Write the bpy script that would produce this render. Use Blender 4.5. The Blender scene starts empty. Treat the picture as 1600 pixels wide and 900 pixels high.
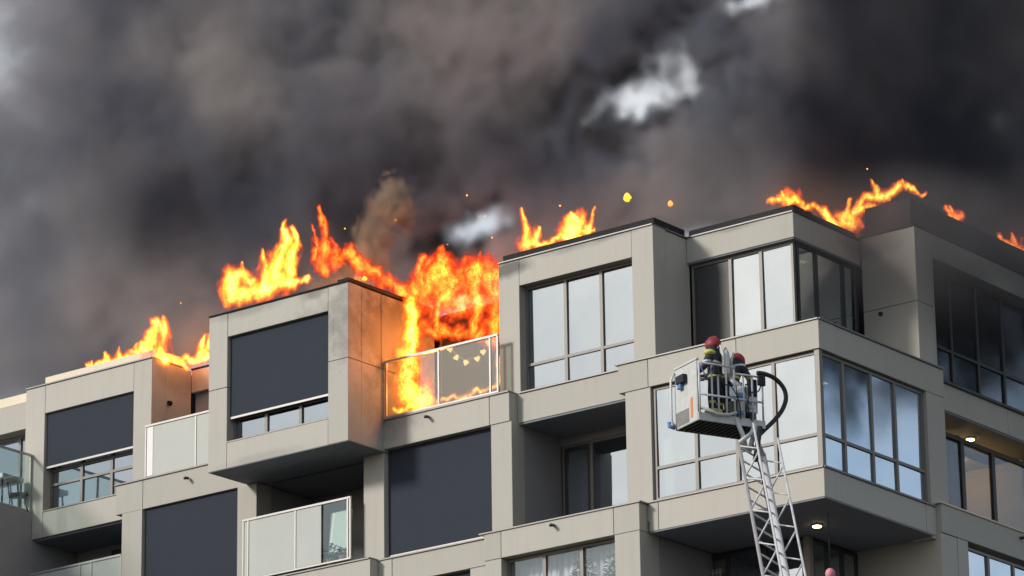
import bpy, bmesh, math, random
import numpy as np
from mathutils import Vector, Matrix, Euler

# ------------------------------------------------------------------ camera, sky, sun, exposure
scene = bpy.context.scene
YAW, PITCH, ROLL = math.radians(-37.75), math.radians(17.95), math.radians(-0.8)
fwd = Vector((math.cos(PITCH) * math.sin(YAW), math.cos(PITCH) * math.cos(YAW), math.sin(PITCH)))
rgt = Vector((math.cos(YAW), -math.sin(YAW), 0.0))
upv = rgt.cross(fwd)
cr, sr = math.cos(ROLL), math.sin(ROLL)
rgt, upv = cr * rgt + sr * upv, -sr * rgt + cr * upv
cam_data = bpy.data.cameras.new('camera')
cam = bpy.data.objects.new('camera', cam_data)
scene.collection.objects.link(cam)
m = Matrix((rgt, upv, -fwd)).transposed().to_4x4()
m.translation = Vector((41.9775, -64.1319, 1.7))
cam.matrix_world = m
cam_data.sensor_width = 36.0
cam_data.lens = 6300.0 / 1600.0 * 36.0
cam_data.clip_start = 0.5
cam_data.clip_end = 4000.0
scene.camera = cam

SUN_AZ = math.radians(31.0)      # towards -X from the facade normal (-Y)
SUN_EL = math.radians(27.0)
sun_dir = Vector((-math.sin(SUN_AZ) * math.cos(SUN_EL), -math.cos(SUN_AZ) * math.cos(SUN_EL), math.sin(SUN_EL)))
world = bpy.data.worlds.new('World')
scene.world = world
world.use_nodes = True
wt = world.node_tree
wt.nodes.clear()
w_out = wt.nodes.new('ShaderNodeOutputWorld')
w_bg = wt.nodes.new('ShaderNodeBackground')
w_sky = wt.nodes.new('ShaderNodeTexSky')
w_sky.sky_type = 'NISHITA'
w_sky.sun_disc = False
w_sky.sun_elevation = SUN_EL
w_sky.sun_rotation = math.atan2(sun_dir.x, sun_dir.y)
w_sky.dust_density = 1.0
w_sky.air_density = 1.0
w_bg.inputs['Strength'].default_value = 0.085
# broken white cloud over the blue
w_tc = wt.nodes.new('ShaderNodeTexCoord')
w_n = wt.nodes.new('ShaderNodeTexNoise')
w_n.inputs['Scale'].default_value = 2.6
w_n.inputs['Detail'].default_value = 7.0
w_n.inputs['Roughness'].default_value = 0.6
w_r = wt.nodes.new('ShaderNodeValToRGB')
w_r.color_ramp.elements[0].position = 0.42
w_r.color_ramp.elements[1].position = 0.62
w_mx = wt.nodes.new('ShaderNodeMix')
w_mx.data_type = 'RGBA'
w_mx.inputs[7].default_value = (8.2, 8.4, 8.8, 1)
w_mp = wt.nodes.new('ShaderNodeMapping')
w_mp.inputs['Location'].default_value = (1.7, 0.9, 2.3)
wt.links.new(w_tc.outputs['Generated'], w_mp.inputs['Vector'])
wt.links.new(w_mp.outputs[0], w_n.inputs['Vector'])
wt.links.new(w_n.outputs['Fac'], w_r.inputs['Fac'])
wt.links.new(w_r.outputs['Color'], w_mx.inputs[0])
wt.links.new(w_sky.outputs['Color'], w_mx.inputs[6])
wt.links.new(w_mx.outputs[2], w_bg.inputs['Color'])
wt.links.new(w_bg.outputs['Background'], w_out.inputs['Surface'])

sun_data = bpy.data.lights.new('sun', 'SUN')
sun_data.energy = 2.25
sun_data.angle = math.radians(9.0)
sun_data.color = (1.0, 0.95, 0.88)
sun = bpy.data.objects.new('sun', sun_data)
scene.collection.objects.link(sun)
sun.rotation_euler = sun_dir.to_track_quat('Z', 'Y').to_euler()
sun.location = (-30, -40, 60)

vs = scene.view_settings
vs.view_transform = 'Standard'
vs.look = 'None'
vs.exposure = 0.3
vs.gamma = 1.0
vs.use_curve_mapping = False
cy = scene.cycles
cy.use_denoising = True
try:
    cy.denoiser = 'OPENIMAGEDENOISE'
except Exception:
    pass
cy.max_bounces = 6
cy.diffuse_bounces = 3
cy.glossy_bounces = 3
cy.transmission_bounces = 4
cy.transparent_max_bounces = 96
cy.volume_bounces = 0
cy.volume_step_rate = 3.0
cy.volume_max_steps = 256
cy.sample_clamp_indirect = 4.0
cy.caustics_reflective = False
cy.caustics_refractive = False

C = scene.collection
rnd = random.Random(7)

# ------------------------------------------------------------------ materials
def new_mat(name):
    mt = bpy.data.materials.new(name)
    mt.use_nodes = True
    nt = mt.node_tree
    return mt, nt, nt.nodes['Principled BSDF'], nt.nodes['Material Output']

def N(nt, kind, **kw):
    n = nt.nodes.new(kind)
    for k, v in kw.items():
        if hasattr(n, k):
            setattr(n, k, v)
        else:
            n.inputs[k].default_value = v
    return n

def math_n(nt, op, a, b=None, clamp=False):
    n = nt.nodes.new('ShaderNodeMath')
    n.operation = op
    n.use_clamp = clamp
    for i, v in enumerate((a, b)):
        if v is None:
            continue
        if isinstance(v, (int, float)):
            n.inputs[i].default_value = v
        else:
            nt.links.new(v, n.inputs[i])
    return n.outputs[0]

def mix_rgb(nt, fac, a, b, blend='MIX'):
    n = nt.nodes.new('ShaderNodeMix')
    n.data_type = 'RGBA'
    n.blend_type = blend
    for idx, v in ((0, fac), (6, a), (7, b)):
        if isinstance(v, (int, float)):
            n.inputs[idx].default_value = v
        elif isinstance(v, tuple):
            n.inputs[idx].default_value = (*v, 1) if len(v) == 3 else v
        else:
            nt.links.new(v, n.inputs[idx])
    return n.outputs[2]

def plain(name, col, rough=0.6, metal=0.0, vary=0.12, scale=3.0, bump=0.0, spec=0.5):
    mt, nt, b, o = new_mat(name)
    tc = N(nt, 'ShaderNodeTexCoord')
    nz = N(nt, 'ShaderNodeTexNoise', Scale=scale, Detail=5.0, Roughness=0.6)
    nt.links.new(tc.outputs['Object'], nz.inputs['Vector'])
    dark = tuple(c * (1 - vary) for c in col)
    lite = tuple(min(1, c * (1 + vary)) for c in col)
    nt.links.new(mix_rgb(nt, nz.outputs['Fac'], dark, lite), b.inputs['Base Color'])
    b.inputs['Roughness'].default_value = rough
    b.inputs['Metallic'].default_value = metal
    b.inputs['Specular IOR Level'].default_value = spec
    if bump:
        n2 = N(nt, 'ShaderNodeTexNoise', Scale=scale * 12, Detail=3.0)
        nt.links.new(tc.outputs['Object'], n2.inputs['Vector'])
        bp = N(nt, 'ShaderNodeBump', Strength=bump, Distance=0.01)
        nt.links.new(n2.outputs['Fac'], bp.inputs['Height'])
        nt.links.new(bp.outputs['Normal'], b.inputs['Normal'])
    return mt

def cladding(name, col, soot):
    """fibre-cement cladding: slight tone per panel, streaks, and soot marks at burnt places"""
    mt, nt, b, o = new_mat(name)
    geo = N(nt, 'ShaderNodeNewGeometry')
    oi = N(nt, 'ShaderNodeObjectInfo')
    base = mix_rgb(nt, oi.outputs['Random'], tuple(c * 0.92 for c in col), tuple(c * 1.05 for c in col))
    n1 = N(nt, 'ShaderNodeTexNoise', Scale=0.9, Detail=6.0, Roughness=0.65)
    nt.links.new(geo.outputs['Position'], n1.inputs['Vector'])
    base = mix_rgb(nt, math_n(nt, 'MULTIPLY', n1.outputs['Fac'], 0.28), base, tuple(c * 0.72 for c in col))
    mp = N(nt, 'ShaderNodeMapping')
    mp.inputs['Scale'].default_value = (9.0, 9.0, 0.5)
    nt.links.new(geo.outputs['Position'], mp.inputs['Vector'])
    n2 = N(nt, 'ShaderNodeTexNoise', Scale=1.0, Detail=4.0, Roughness=0.6)
    nt.links.new(mp.outputs['Vector'], n2.inputs['Vector'])
    st = N(nt, 'ShaderNodeMapRange')
    for k, v in (('From Min', 0.52), ('From Max', 0.8), ('To Max', 0.14)):
        st.inputs[k].default_value = v
    nt.links.new(n2.outputs['Fac'], st.inputs['Value'])
    base = mix_rgb(nt, st.outputs['Result'], base, (0.20, 0.19, 0.17))
    # soot marks with their own outlines
    n3 = N(nt, 'ShaderNodeTexNoise', Scale=2.6, Detail=6.0, Roughness=0.7)
    nt.links.new(geo.outputs['Position'], n3.inputs['Vector'])
    for (x, y, z, rx, rz, amt) in soot:
        vm = nt.nodes.new('ShaderNodeVectorMath'); vm.operation = 'SUBTRACT'
        nt.links.new(geo.outputs['Position'], vm.inputs[0]); vm.inputs[1].default_value = (x, y, z)
        v2 = nt.nodes.new('ShaderNodeVectorMath'); v2.operation = 'DIVIDE'
        nt.links.new(vm.outputs[0], v2.inputs[0]); v2.inputs[1].default_value = (rx, rx, rz)
        ln = nt.nodes.new('ShaderNodeVectorMath'); ln.operation = 'LENGTH'
        nt.links.new(v2.outputs[0], ln.inputs[0])
        f = math_n(nt, 'SUBTRACT', 1.45, ln.outputs['Value'])
        f = math_n(nt, 'SUBTRACT', f, n3.outputs['Fac'])
        f = math_n(nt, 'MULTIPLY', f, 1.6, True)
        f = math_n(nt, 'MULTIPLY', f, amt)
        base = mix_rgb(nt, f, base, (0.035, 0.032, 0.03))
    nt.links.new(base, b.inputs['Base Color'])
    b.inputs['Roughness'].default_value = 0.62
    b.inputs['Specular IOR Level'].default_value = 0.35
    n4 = N(nt, 'ShaderNodeTexNoise', Scale=55.0, Detail=3.0)
    nt.links.new(geo.outputs['Position'], n4.inputs['Vector'])
    bp = N(nt, 'ShaderNodeBump', Strength=0.12, Distance=0.004)
    nt.links.new(n4.outputs['Fac'], bp.inputs['Height'])
    nt.links.new(bp.outputs['Normal'], b.inputs['Normal'])
    return mt

def glass_mat(name, refl, tint, rough=0.0):
    mt, nt, b, o = new_mat(name)
    nt.nodes.remove(b)
    gl = N(nt, 'ShaderNodeBsdfGlossy', Roughness=rough)
    gl.inputs['Color'].default_value = (0.84, 0.93, 1.0, 1)
    tr = N(nt, 'ShaderNodeBsdfTransparent')
    tr.inputs['Color'].default_value = (*tint, 1)
    mx = N(nt, 'ShaderNodeMixShader')
    mx.inputs[0].default_value = refl
    nt.links.new(tr.outputs[0], mx.inputs[1]); nt.links.new(gl.outputs[0], mx.inputs[2])
    # very slight float-glass waviness
    tc = N(nt, 'ShaderNodeTexCoord')
    nz = N(nt, 'ShaderNodeTexNoise', Scale=1.3, Detail=1.0)
    nt.links.new(tc.outputs['Object'], nz.inputs['Vector'])
    bp = N(nt, 'ShaderNodeBump', Strength=0.05, Distance=0.02)
    nt.links.new(nz.outputs['Fac'], bp.inputs['Height'])
    nt.links.new(bp.outputs['Normal'], gl.inputs['Normal'])
    nt.links.new(mx.outputs[0], o.inputs['Surface'])
    return mt

def emit_mat(name, col, s):
    mt, nt, b, o = new_mat(name)
    b.inputs['Base Color'].default_value = (*col, 1)
    b.inputs['Emission Color'].default_value = (*col, 1)
    b.inputs['Emission Strength'].default_value = s
    return mt

M = {}
M['clad'] = cladding('cream_cladding', (0.475, 0.455, 0.40), [(-11.2, 0.3, 27.7, 2.4, 1.5, 0.74), (-11.2, 0.5, 26.0, 1.6, 1.0, 0.5), (-22.2, 0.42, 24.95, 0.9, 0.25, 0.25), (-13.6, -1.2, 25.1, 1.6, 0.16, 0.2), (-6.2, 0.3, 28.72, 1.3, 0.2, 0.35), (-18.42, 1.3, 28.3, 0.9, 0.5, 0.4), (-1.2, 4.0, 28.6, 1.2, 0.5, 0.5), (-5.2, 0.3, 28.72, 0.8, 0.14, 0.4), (-3.0, 1.5, 28.72, 1.0, 0.14, 0.35), (-8.0, 0.3, 28.55, 0.75, 0.28, 0.75), (-14.2, -1.2, 28.52, 1.4, 0.2, 0.3), (-12.2, -1.2, 28.5, 0.5, 0.2, 0.45), (-11.2, 0.9, 28.4, 1.6, 0.7, 0.55)])
M['clad_dark'] = plain('dark_grey_cladding', (0.29, 0.285, 0.285), 0.7, bump=0.1)  # darker grey than the cream panels; recess, wing and inner walls
M['joint'] = plain('joint_backing', (0.06, 0.06, 0.058), 0.9)
M['coping'] = plain('coping_metal', (0.22, 0.21, 0.20), 0.45, 0.4)
M['charred'] = plain('charred_roofing', (0.022, 0.021, 0.022), 0.95, vary=0.5, scale=5, bump=0.5)
M['roofing'] = plain('roof_membrane', (0.10, 0.10, 0.10), 0.9, bump=0.3)
M['parapet'] = plain('pale_parapet', (0.76, 0.66, 0.50), 0.6)
M['blind'] = plain('screen_fabric', (0.036, 0.043, 0.058), 0.85, vary=0.1, scale=2, bump=0.08, spec=0.2)
M['frame'] = plain('window_frame', (0.20, 0.185, 0.165), 0.45, 0.1)
M['frame_dark'] = plain('dark_window_frame', (0.045, 0.045, 0.048), 0.5)
M['soffit'] = plain('soffit_board', (0.20, 0.215, 0.24), 0.8)
M['slab'] = plain('concrete_slab', (0.30, 0.29, 0.28), 0.85)
M['inner'] = plain('interior_wall', (0.32, 0.29, 0.24), 0.9)
M['inner_lamplit'] = plain('lamplit_interior_wall', (0.50, 0.41, 0.17), 0.9)  # yellow-olive base paints in part of the room's warm lamplight
M['glass'] = glass_mat('coated_glass', 0.44, (0.40, 0.44, 0.44))
M['glass_side'] = glass_mat('side_glass', 0.80, (0.45, 0.48, 0.48))
M['glass_dim'] = glass_mat('dim_side_glass', 0.16, (0.55, 0.53, 0.48))
M['glass_night'] = glass_mat('smoky_side_glass', 0.22, (0.35, 0.38, 0.42))
M['glass_clear'] = glass_mat('balustrade_glass', 0.10, (0.84, 0.90, 0.88))
M['rail'] = plain('rail_metal', (0.42, 0.41, 0.39), 0.4, 0.3)
M['curtain'] = plain('curtain_cloth', (0.80, 0.82, 0.84), 0.9)
M['white'] = plain('white_paint', (0.78, 0.78, 0.76), 0.45)
M['lamp'] = emit_mat('downlight_glow', (1.0, 0.72, 0.36), 14.0)
M['lamp_rim'] = plain('downlight_rim', (0.5, 0.5, 0.5), 0.4)
def frosted(name='frosted_glass', fac=0.72):
    mt, nt, b, o = new_mat(name)
    tc = N(nt, 'ShaderNodeTexCoord')
    nz = N(nt, 'ShaderNodeTexNoise', Scale=2.0, Detail=4.0)
    nt.links.new(tc.outputs['Object'], nz.inputs['Vector'])
    col = mix_rgb(nt, nz.outputs['Fac'], (0.60, 0.62, 0.58), (0.68, 0.70, 0.65))
    nt.links.new(col, b.inputs['Base Color'])
    b.inputs['Roughness'].default_value = 0.25
    tr = N(nt, 'ShaderNodeBsdfTransparent')
    tr.inputs['Color'].default_value = (0.80, 0.86, 0.82, 1)
    mx = N(nt, 'ShaderNodeMixShader')
    mx.inputs[0].default_value = fac
    nt.links.new(tr.outputs[0], mx.inputs[1]); nt.links.new(b.outputs[0], mx.inputs[2])
    nt.links.new(mx.outputs[0], o.inputs['Surface'])
    return mt
M['frosted'] = frosted()
M['pale_reflection'] = frosted('painted_reflection_glass', 0.20)  # pale diffuse share paints the milky reflection on the glass sheet
M['glass_low'] = glass_mat('plain_glass', 0.10, (0.9, 0.92, 0.92))

# ------------------------------------------------------------------ helpers
BASE = {}                         # world base of each placed object, so that parts can be given in world metres
def obj(name, mesh, mat=None, parent=None, loc=None):
    o = bpy.data.objects.new(name, mesh)
    C.objects.link(o)
    if mat is not None and mesh is not None and len(mesh.materials) == 0:
        mesh.materials.append(M[mat] if isinstance(mat, str) else mat)
    if parent is not None:
        o.parent = parent
    loc = Vector(loc) if loc is not None else Vector((0, 0, 0))
    BASE[o.name] = loc
    o.location = loc - (BASE[parent.name] if parent is not None and parent.name in BASE else Vector((0, 0, 0)))
    return o

def tag(o, label=None, cat=None, group=None, kind=None):
    for k, v in (('label', label), ('category', cat), ('group', group), ('kind', kind)):
        if v:
            o[k] = v
    return o

def empty(name, loc=(0, 0, 0), parent=None):
    o = bpy.data.objects.new(name, None)
    o.empty_display_size = 0.3
    C.objects.link(o)
    o.location = Vector(loc) - (BASE[parent.name] if parent is not None else Vector((0, 0, 0)))
    BASE[o.name] = Vector(loc)
    if parent is not None:
        o.parent = parent
    return o

def bm_box(bm, x0, x1, y0, y1, z0, z1):
    vs_ = [bm.verts.new(p) for p in ((x0, y0, z0), (x1, y0, z0), (x1, y1, z0), (x0, y1, z0), (x0, y0, z1), (x1, y0, z1), (x1, y1, z1), (x0, y1, z1))]
    for f in ((0, 3, 2, 1), (4, 5, 6, 7), (0, 1, 5, 4), (1, 2, 6, 5), (2, 3, 7, 6), (3, 0, 4, 7)):
        bm.faces.new([vs_[i] for i in f])

def bm_tube(bm, pts, r, seg=8, cap=True):
    pts = [Vector(p) for p in pts]
    rs = r if isinstance(r, (list, tuple)) else [r] * len(pts)
    rings, prev = [], None
    for i, p in enumerate(pts):
        t = (pts[min(i + 1, len(pts) - 1)] - pts[max(i - 1, 0)]).normalized()
        if prev is None:
            a = Vector((0, 0, 1)) if abs(t.z) < 0.9 else Vector((1, 0, 0))
            u = t.cross(a).normalized()
        else:
            u = (prev - t * prev.dot(t)).normalized()
        prev = u
        v = t.cross(u)
        rings.append([bm.verts.new(p + (u * math.cos(2 * math.pi * k / seg) + v * math.sin(2 * math.pi * k / seg)) * rs[i]) for k in range(seg)])
    for a, b in zip(rings, rings[1:]):
        for k in range(seg):
            bm.faces.new((a[k], a[(k + 1) % seg], b[(k + 1) % seg], b[k]))
    if cap:
        bm.faces.new(list(reversed(rings[0]))); bm.faces.new(rings[-1])

def to_mesh(bm, name, smooth=False):
    bmesh.ops.recalc_face_normals(bm, faces=bm.faces)
    me = bpy.data.meshes.new(name)
    bm.to_mesh(me); bm.free()
    if smooth:
        for p in me.polygons:
            p.use_smooth = True
    return me

def bounds(ax, u0, u1, n0, n1, z0, z1):
    """ax 'f': front facade, u = X, outward n = -Y;  ax 'r': side facade, u = Y, outward n = +X"""
    if ax == 'f':
        return u0, u1, -max(n0, n1), -min(n0, n1), z0, z1
    return min(n0, n1), max(n0, n1), u0, u1, z0, z1

def box(name, ax, u0, u1, n0, n1, z0, z1, mat, parent, bevel=0.0):
    x0, x1, y0, y1, z0, z1 = bounds(ax, u0, u1, n0, n1, z0, z1)
    c = Vector(((x0 + x1) / 2, (y0 + y1) / 2, (z0 + z1) / 2))
    bm = bmesh.new()
    bm_box(bm, x0 - c.x, x1 - c.x, y0 - c.y, y1 - c.y, z0 - c.z, z1 - c.z)
    if bevel:
        bmesh.ops.bevel(bm, geom=bm.edges[:], offset=bevel, segments=1, affect='EDGES')
    return obj(name, to_mesh(bm, name), mat, parent, c)

# ------------------------------------------------------------------ ground
def ground():
    bm = bmesh.new()
    v = [bm.verts.new(p) for p in ((-1500, -1500, 0), (1500, -1500, 0), (1500, 1500, 0), (-1500, 1500, 0))]
    bm.faces.new(v)
    g = obj('ground', to_mesh(bm, 'ground'), plain('asphalt', (0.06, 0.06, 0.06), 0.9, vary=0.3, scale=0.5))
    tag(g, 'grey asphalt street below the building', 'ground', kind='structure')
ground()

# ------------------------------------------------------------------ the apartment building
bld = empty('apartment_building')
tag(bld, 'cream clad modern apartment block with box bays and a burning roof', 'building')
core_bm = bmesh.new()

def clad(ax, u0, u1, n0, n1, z0, z1, cu=(), cz=(), mat='clad', gap=0.012):
    """cladding split into panels at the joints cu (along the wall) and cz (height), over a recessed dark backing"""
    us = [u0, *cu, u1]; zs = [z0, *cz, z1]
    ins = 0.02
    bm_box(core_bm, *bounds(ax, u0 + ins, u1 - ins, n0 - 0.0 + ins, n1 - ins, z0 + ins, z1 - ins))
    for i in range(len(us) - 1):
        for j in range(len(zs) - 1):
            a = us[i] + (gap / 2 if i else 0); b = us[i + 1] - (gap / 2 if i < len(us) - 2 else 0)
            c = zs[j] + (gap / 2 if j else 0); d = zs[j + 1] - (gap / 2 if j < len(zs) - 2 else 0)
            dn = rnd.uniform(-0.003, 0.003)
            box('cladding_panel', ax, a, b, n0, n1 + dn, c, d, mat, bld, bevel=0.006)

def coping(ax, u0, u1, n0, n1, z, mat='coping', h=0.035):
    return box('coping', ax, u0, u1, n0, n1 + 0.03, z, z + h, mat, bld, bevel=0.005)

def pane(ax, u0, u1, n, z0, z1, glass, parent, tilt=0.5):
    p = box('pane', ax, u0, u1, n - 0.008, n + 0.008, z0, z1, glass, parent)
    t = math.radians(tilt)
    p.rotation_euler = (rnd.uniform(-t, t), 0, rnd.uniform(-t, t)) if ax == 'f' else (0, rnd.uniform(-t, t), rnd.uniform(-t, t))
    return p

def window(ax, u0, u1, n, z0, z1, mull=(), trans=(), glass='glass', frame='frame', w=0.055, d=0.07, skip=()):
    """one frame mesh (jambs, rails, mullions) with each pane as a child"""
    bm = bmesh.new()
    b0 = bounds(ax, u0, u1, n, n + d, z0, z1)
    c = Vector(((b0[0] + b0[1]) / 2, (b0[2] + b0[3]) / 2, (b0[4] + b0[5]) / 2))
    def bar(a0, a1, c0, c1, pr=0.0):
        x0, x1, y0, y1, q0, q1 = bounds(ax, a0, a1, n, n + d + pr, c0, c1)
        bm_box(bm, x0 - c.x, x1 - c.x, y0 - c.y, y1 - c.y, q0 - c.z, q1 - c.z)
    bar(u0, u0 + w, z0, z1); bar(u1 - w, u1, z0, z1)
    bar(u0 + w, u1 - w, z0, z0 + w, -0.002); bar(u0 + w, u1 - w, z1 - w, z1, -0.002)
    us = [u0 + w / 2, *mull, u1 - w / 2]; zs = [z0 + w / 2, *trans, z1 - w / 2]
    for q in mull:
        bar(q - w * 0.7, q + w * 0.7, z0 + w, z1 - w, 0.004)
    for q in trans:
        bar(u0 + w, u1 - w, q - w * 0.55, q + w * 0.55, 0.001)
    f = obj('window', to_mesh(bm, 'window'), frame, bld, c)
    for i in range(len(us) - 1):
        for j in range(len(zs) - 1):
            if (i, j) in skip:
                continue
            pane(ax, us[i] + w * 0.5, us[i + 1] - w * 0.5, n + d * 0.4, zs[j] + w * 0.45, zs[j + 1] - w * 0.45, glass, f)
    return f

def blind(ax, u0, u1, n, z0, z1):
    b = box('screen_blind', ax, u0, u1, n - 0.006, n + 0.006, z0, z1, 'blind', bld)
    box('bottom_bar', ax, u0, u1, n - 0.018, n + 0.018, z0 - 0.055, z0 - 0.002, 'rail', b, bevel=0.004)
    return b

def balustrade(ax, u0, u1, n, z0, z1, posts, glass='frosted', alt=None, free=()):
    """metal handrail, foot rail and posts, each glass sheet a child"""
    bm = bmesh.new()
    b0 = bounds(ax, u0, u1, n - 0.02, n + 0.02, z0, z1)
    c = Vector(((b0[0] + b0[1]) / 2, (b0[2] + b0[3]) / 2, (b0[4] + b0[5]) / 2))
    def bar(a0, a1, c0, c1, t):
        x0, x1, y0, y1, q0, q1 = bounds(ax, a0, a1, n - t, n + t, c0, c1)
        bm_box(bm, x0 - c.x, x1 - c.x, y0 - c.y, y1 - c.y, q0 - c.z, q1 - c.z)
    bar(u0, u1, z1 - 0.045, z1, 0.03)
    bar(u0, u1, z0, z0 + 0.035, 0.025)
    for q in posts:
        if q in free:
            continue
        bar(q - 0.02, q + 0.02, z0 + 0.036, z1 - 0.046, 0.02)
    r = obj('balustrade', to_mesh(bm, 'balustrade'), 'rail', bld, c)
    for i, (a, b) in enumerate(zip(posts, posts[1:])):
        box('glass_sheet', ax, a + 0.03, b - 0.03, n - 0.008, n + 0.008, z0 + 0.045, z1 - 0.055, (alt or {}).get(i, glass), r)
    return r

def downlight(x, y, z, watts=0.0):
    bm = bmesh.new()
    bmesh.ops.create_cone(bm, cap_ends=True, segments=20, radius1=0.10, radius2=0.11, depth=0.03)
    o = obj('ceiling_light', to_mesh(bm, 'ceiling_light'), 'lamp_rim', bld, (x, y, z - 0.015))
    bm = bmesh.new()
    bmesh.ops.create_cone(bm, cap_ends=True, segments=20, radius1=0.085, radius2=0.085, depth=0.02)
    obj('lens', to_mesh(bm, 'lens'), 'lamp', o, (x, y, z - 0.036))
    if watts:
        ld = bpy.data.lights.new('lamp_light', 'POINT'); ld.energy = watts; ld.color = (1.0, 0.70, 0.34); ld.shadow_soft_size = 0.08
        l = bpy.data.objects.new('lamp_light', ld); C.objects.link(l); l.parent = o; l.location = (0, 0, -0.10)

F1, F2, F3, RT = 19.62, 22.67, 25.70, 28.68       # tops of the slab fascias and of the roof fascia
B1, B2, B3, BR = 19.03, 22.08, 25.08, 28.12       # their undersides

def frame_block(x0, x1, y, sill, head, top, wx0, wx1, bot, jz=(), jl=True, side_y=None):
    """a box bay: two columns, a head fascia and a sill fascia round a window opening"""
    n = -y
    clad('f', x0, wx0, n - 0.45, n, bot, top, cz=jz)
    clad('f', wx1, x1, n - 0.45, n, bot, top, cz=jz)
    g = 0.006
    clad('f', wx0 + g, wx1 - g, n - 0.40, n - 0.004, head, top - 0.002)
    clad('f', wx0 + g, wx1 - g, n - 0.40, n - 0.004, bot + 0.002, sill)

# ---- top storey ---------------------------------------------------
# block A
frame_block(-22.42, -18.42, 0.42, 25.60, 27.98, 28.66, -21.80, -18.98, 25.00)
coping('f', -22.42, -18.42, -1.6, -0.42, 28.66)
coping('f', -21.80, -18.98, -0.7, -0.44, 25.602)
blind('f', -21.78, -19.0, -0.50, 26.70, 27.97)
window('f', -21.80, -18.98, -0.72, 25.64, 27.98, (-20.80, -19.85), (26.62, 26.28))
clad('r', 0.87, 1.75, -18.80, -18.425, 25.65, 28.65, mat='clad')
box('parapet', 'f', -22.0, -18.5, -1.5, -0.62, 28.697, 28.93, 'parapet', bld)
box('parapet', 'f', -25.6, -22.5, -2.2, -1.02, 28.62, 28.84, 'parapet', bld)
# terrace at the far left of A
clad('f', -25.6, -22.43, -1.4, -0.98, 27.95, 28.60, cu=(-24.2,))
window('f', -25.6, -22.45, -1.40, 25.70, 27.94, (-24.6, -23.5), ())
for i in range(9):
    bm = bmesh.new()
    x = -23.48 + i * 0.115
    bm_tube(bm, [(0, 0, -1.08), (0, 0, 1.05)], [0.075, 0.055], 8)
    obj('curtain_fold', to_mesh(bm, 'curtain_fold', True), 'curtain', bld, (x, 1.68, 26.8))
# wing that runs forward under the terrace, with a clear balustrade on top
clad('r', -9.0, 2.6, -30.0, -22.12, 19.0, 25.595, cu=(-6, -3, 0.41), mat='clad_dark')
box('floor_slab', 'f', -29.9, -22.15, -1.3, 8.9, 25.602, 25.66, 'slab', bld)
balustrade('r', -6.0, 0.40, -22.18, 25.67, 27.05, [-5.98, -4.4, -2.8, -1.2, 0.38], 'glass_clear')
# loggia between A and B
clad('f', -18.42, -15.2, -2.1, -1.75, 28.12, 28.66, cu=(-16.9,))
coping('f', -18.42, -15.2, -2.3, -1.75, 28.662, 'charred')
box('back_wall', 'f', -18.42, -15.2, -2.2, -1.9, 25.65, 28.118, 'clad_dark', bld)
window('f', -17.9, -15.5, -1.88, 25.72, 27.95, (-16.7,), (), 'glass_side', 'frame_dark')
balustrade('f', -18.36, -15.25, -0.18, 25.72, 26.98, [-18.34, -16.82, -15.3])
box('balustrade_end', 'f', -18.30, -18.12, -0.175, -0.165, 25.78, 26.92, 'white', bld)
# box B
frame_block(-15.20, -11.20, -1.20, 25.60, 28.02, 28.56, -14.66, -11.76, 25.03, jz=(26.87,))
coping('f', -15.2, -11.2, 0.9, 1.2, 28.56, 'charred')
blind('f', -14.64, -11.78, 1.10, 26.20, 28.01)
window('f', -14.66, -11.76, 0.90, 25.64, 28.02, (-13.72, -12.74), (26.18,))
coping('f', -14.66, -11.76, 0.9, 1.17, 25.602)
clad('r', -0.745, 1.75, -11.60, -11.205, 25.035, 28.555, cu=(-0.09,), cz=(26.87,))
clad('r', -0.745, 1.75, -15.195, -14.80, 25.035, 28.555, cz=(26.87,))
box('soffit', 'f', -15.19, -11.21, -0.3, 1.19, 25.018, 25.05, 'soffit', bld)
box('coping', 'r', -1.2, 1.75, -11.5, -11.18, 28.60, 28.66, 'charred', bld)
# burning loggia
box('back_wall', 'f', -11.2, -8.27, -2.3, -2.0, 25.65, 28.2, 'charred', bld)
box('burnt_fascia', 'f', -11.2, -8.27, -2.1, -1.85, 28.0, 28.5, 'charred', bld)
balustrade('f', -11.18, -8.08, -0.02, 25.76, 27.05, [-11.16, -9.70, -8.30, -8.10], 'glass_clear', {1: 'pale_reflection', 2: 'pale_reflection'})
# block C
frame_block(-8.27, -4.20, 0.30, 25.72, 28.11, 28.70, -7.72, -4.75, 25.10)
coping('f', -8.27, -4.20, -0.75, -0.30, 28.70)
box('parapet', 'f', -8.22, -4.24, -1.5, -0.40, 28.70, 28.90, 'charred', bld)
window('f', -7.72, -4.75, -0.58, 25.74, 28.11, (-6.66, -5.72), (26.38,))
coping('f', -7.74, -4.73, -0.6, -0.27, 25.712)
clad('r', 0.755, 1.60, -4.60, -4.205, 25.66, 28.69)
coping('r', 0.76, 1.6, -4.5, -4.205, 28.70)
clad('r', 0.755, 2.0, -8.265, -7.9, 25.66, 28.69)
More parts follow.
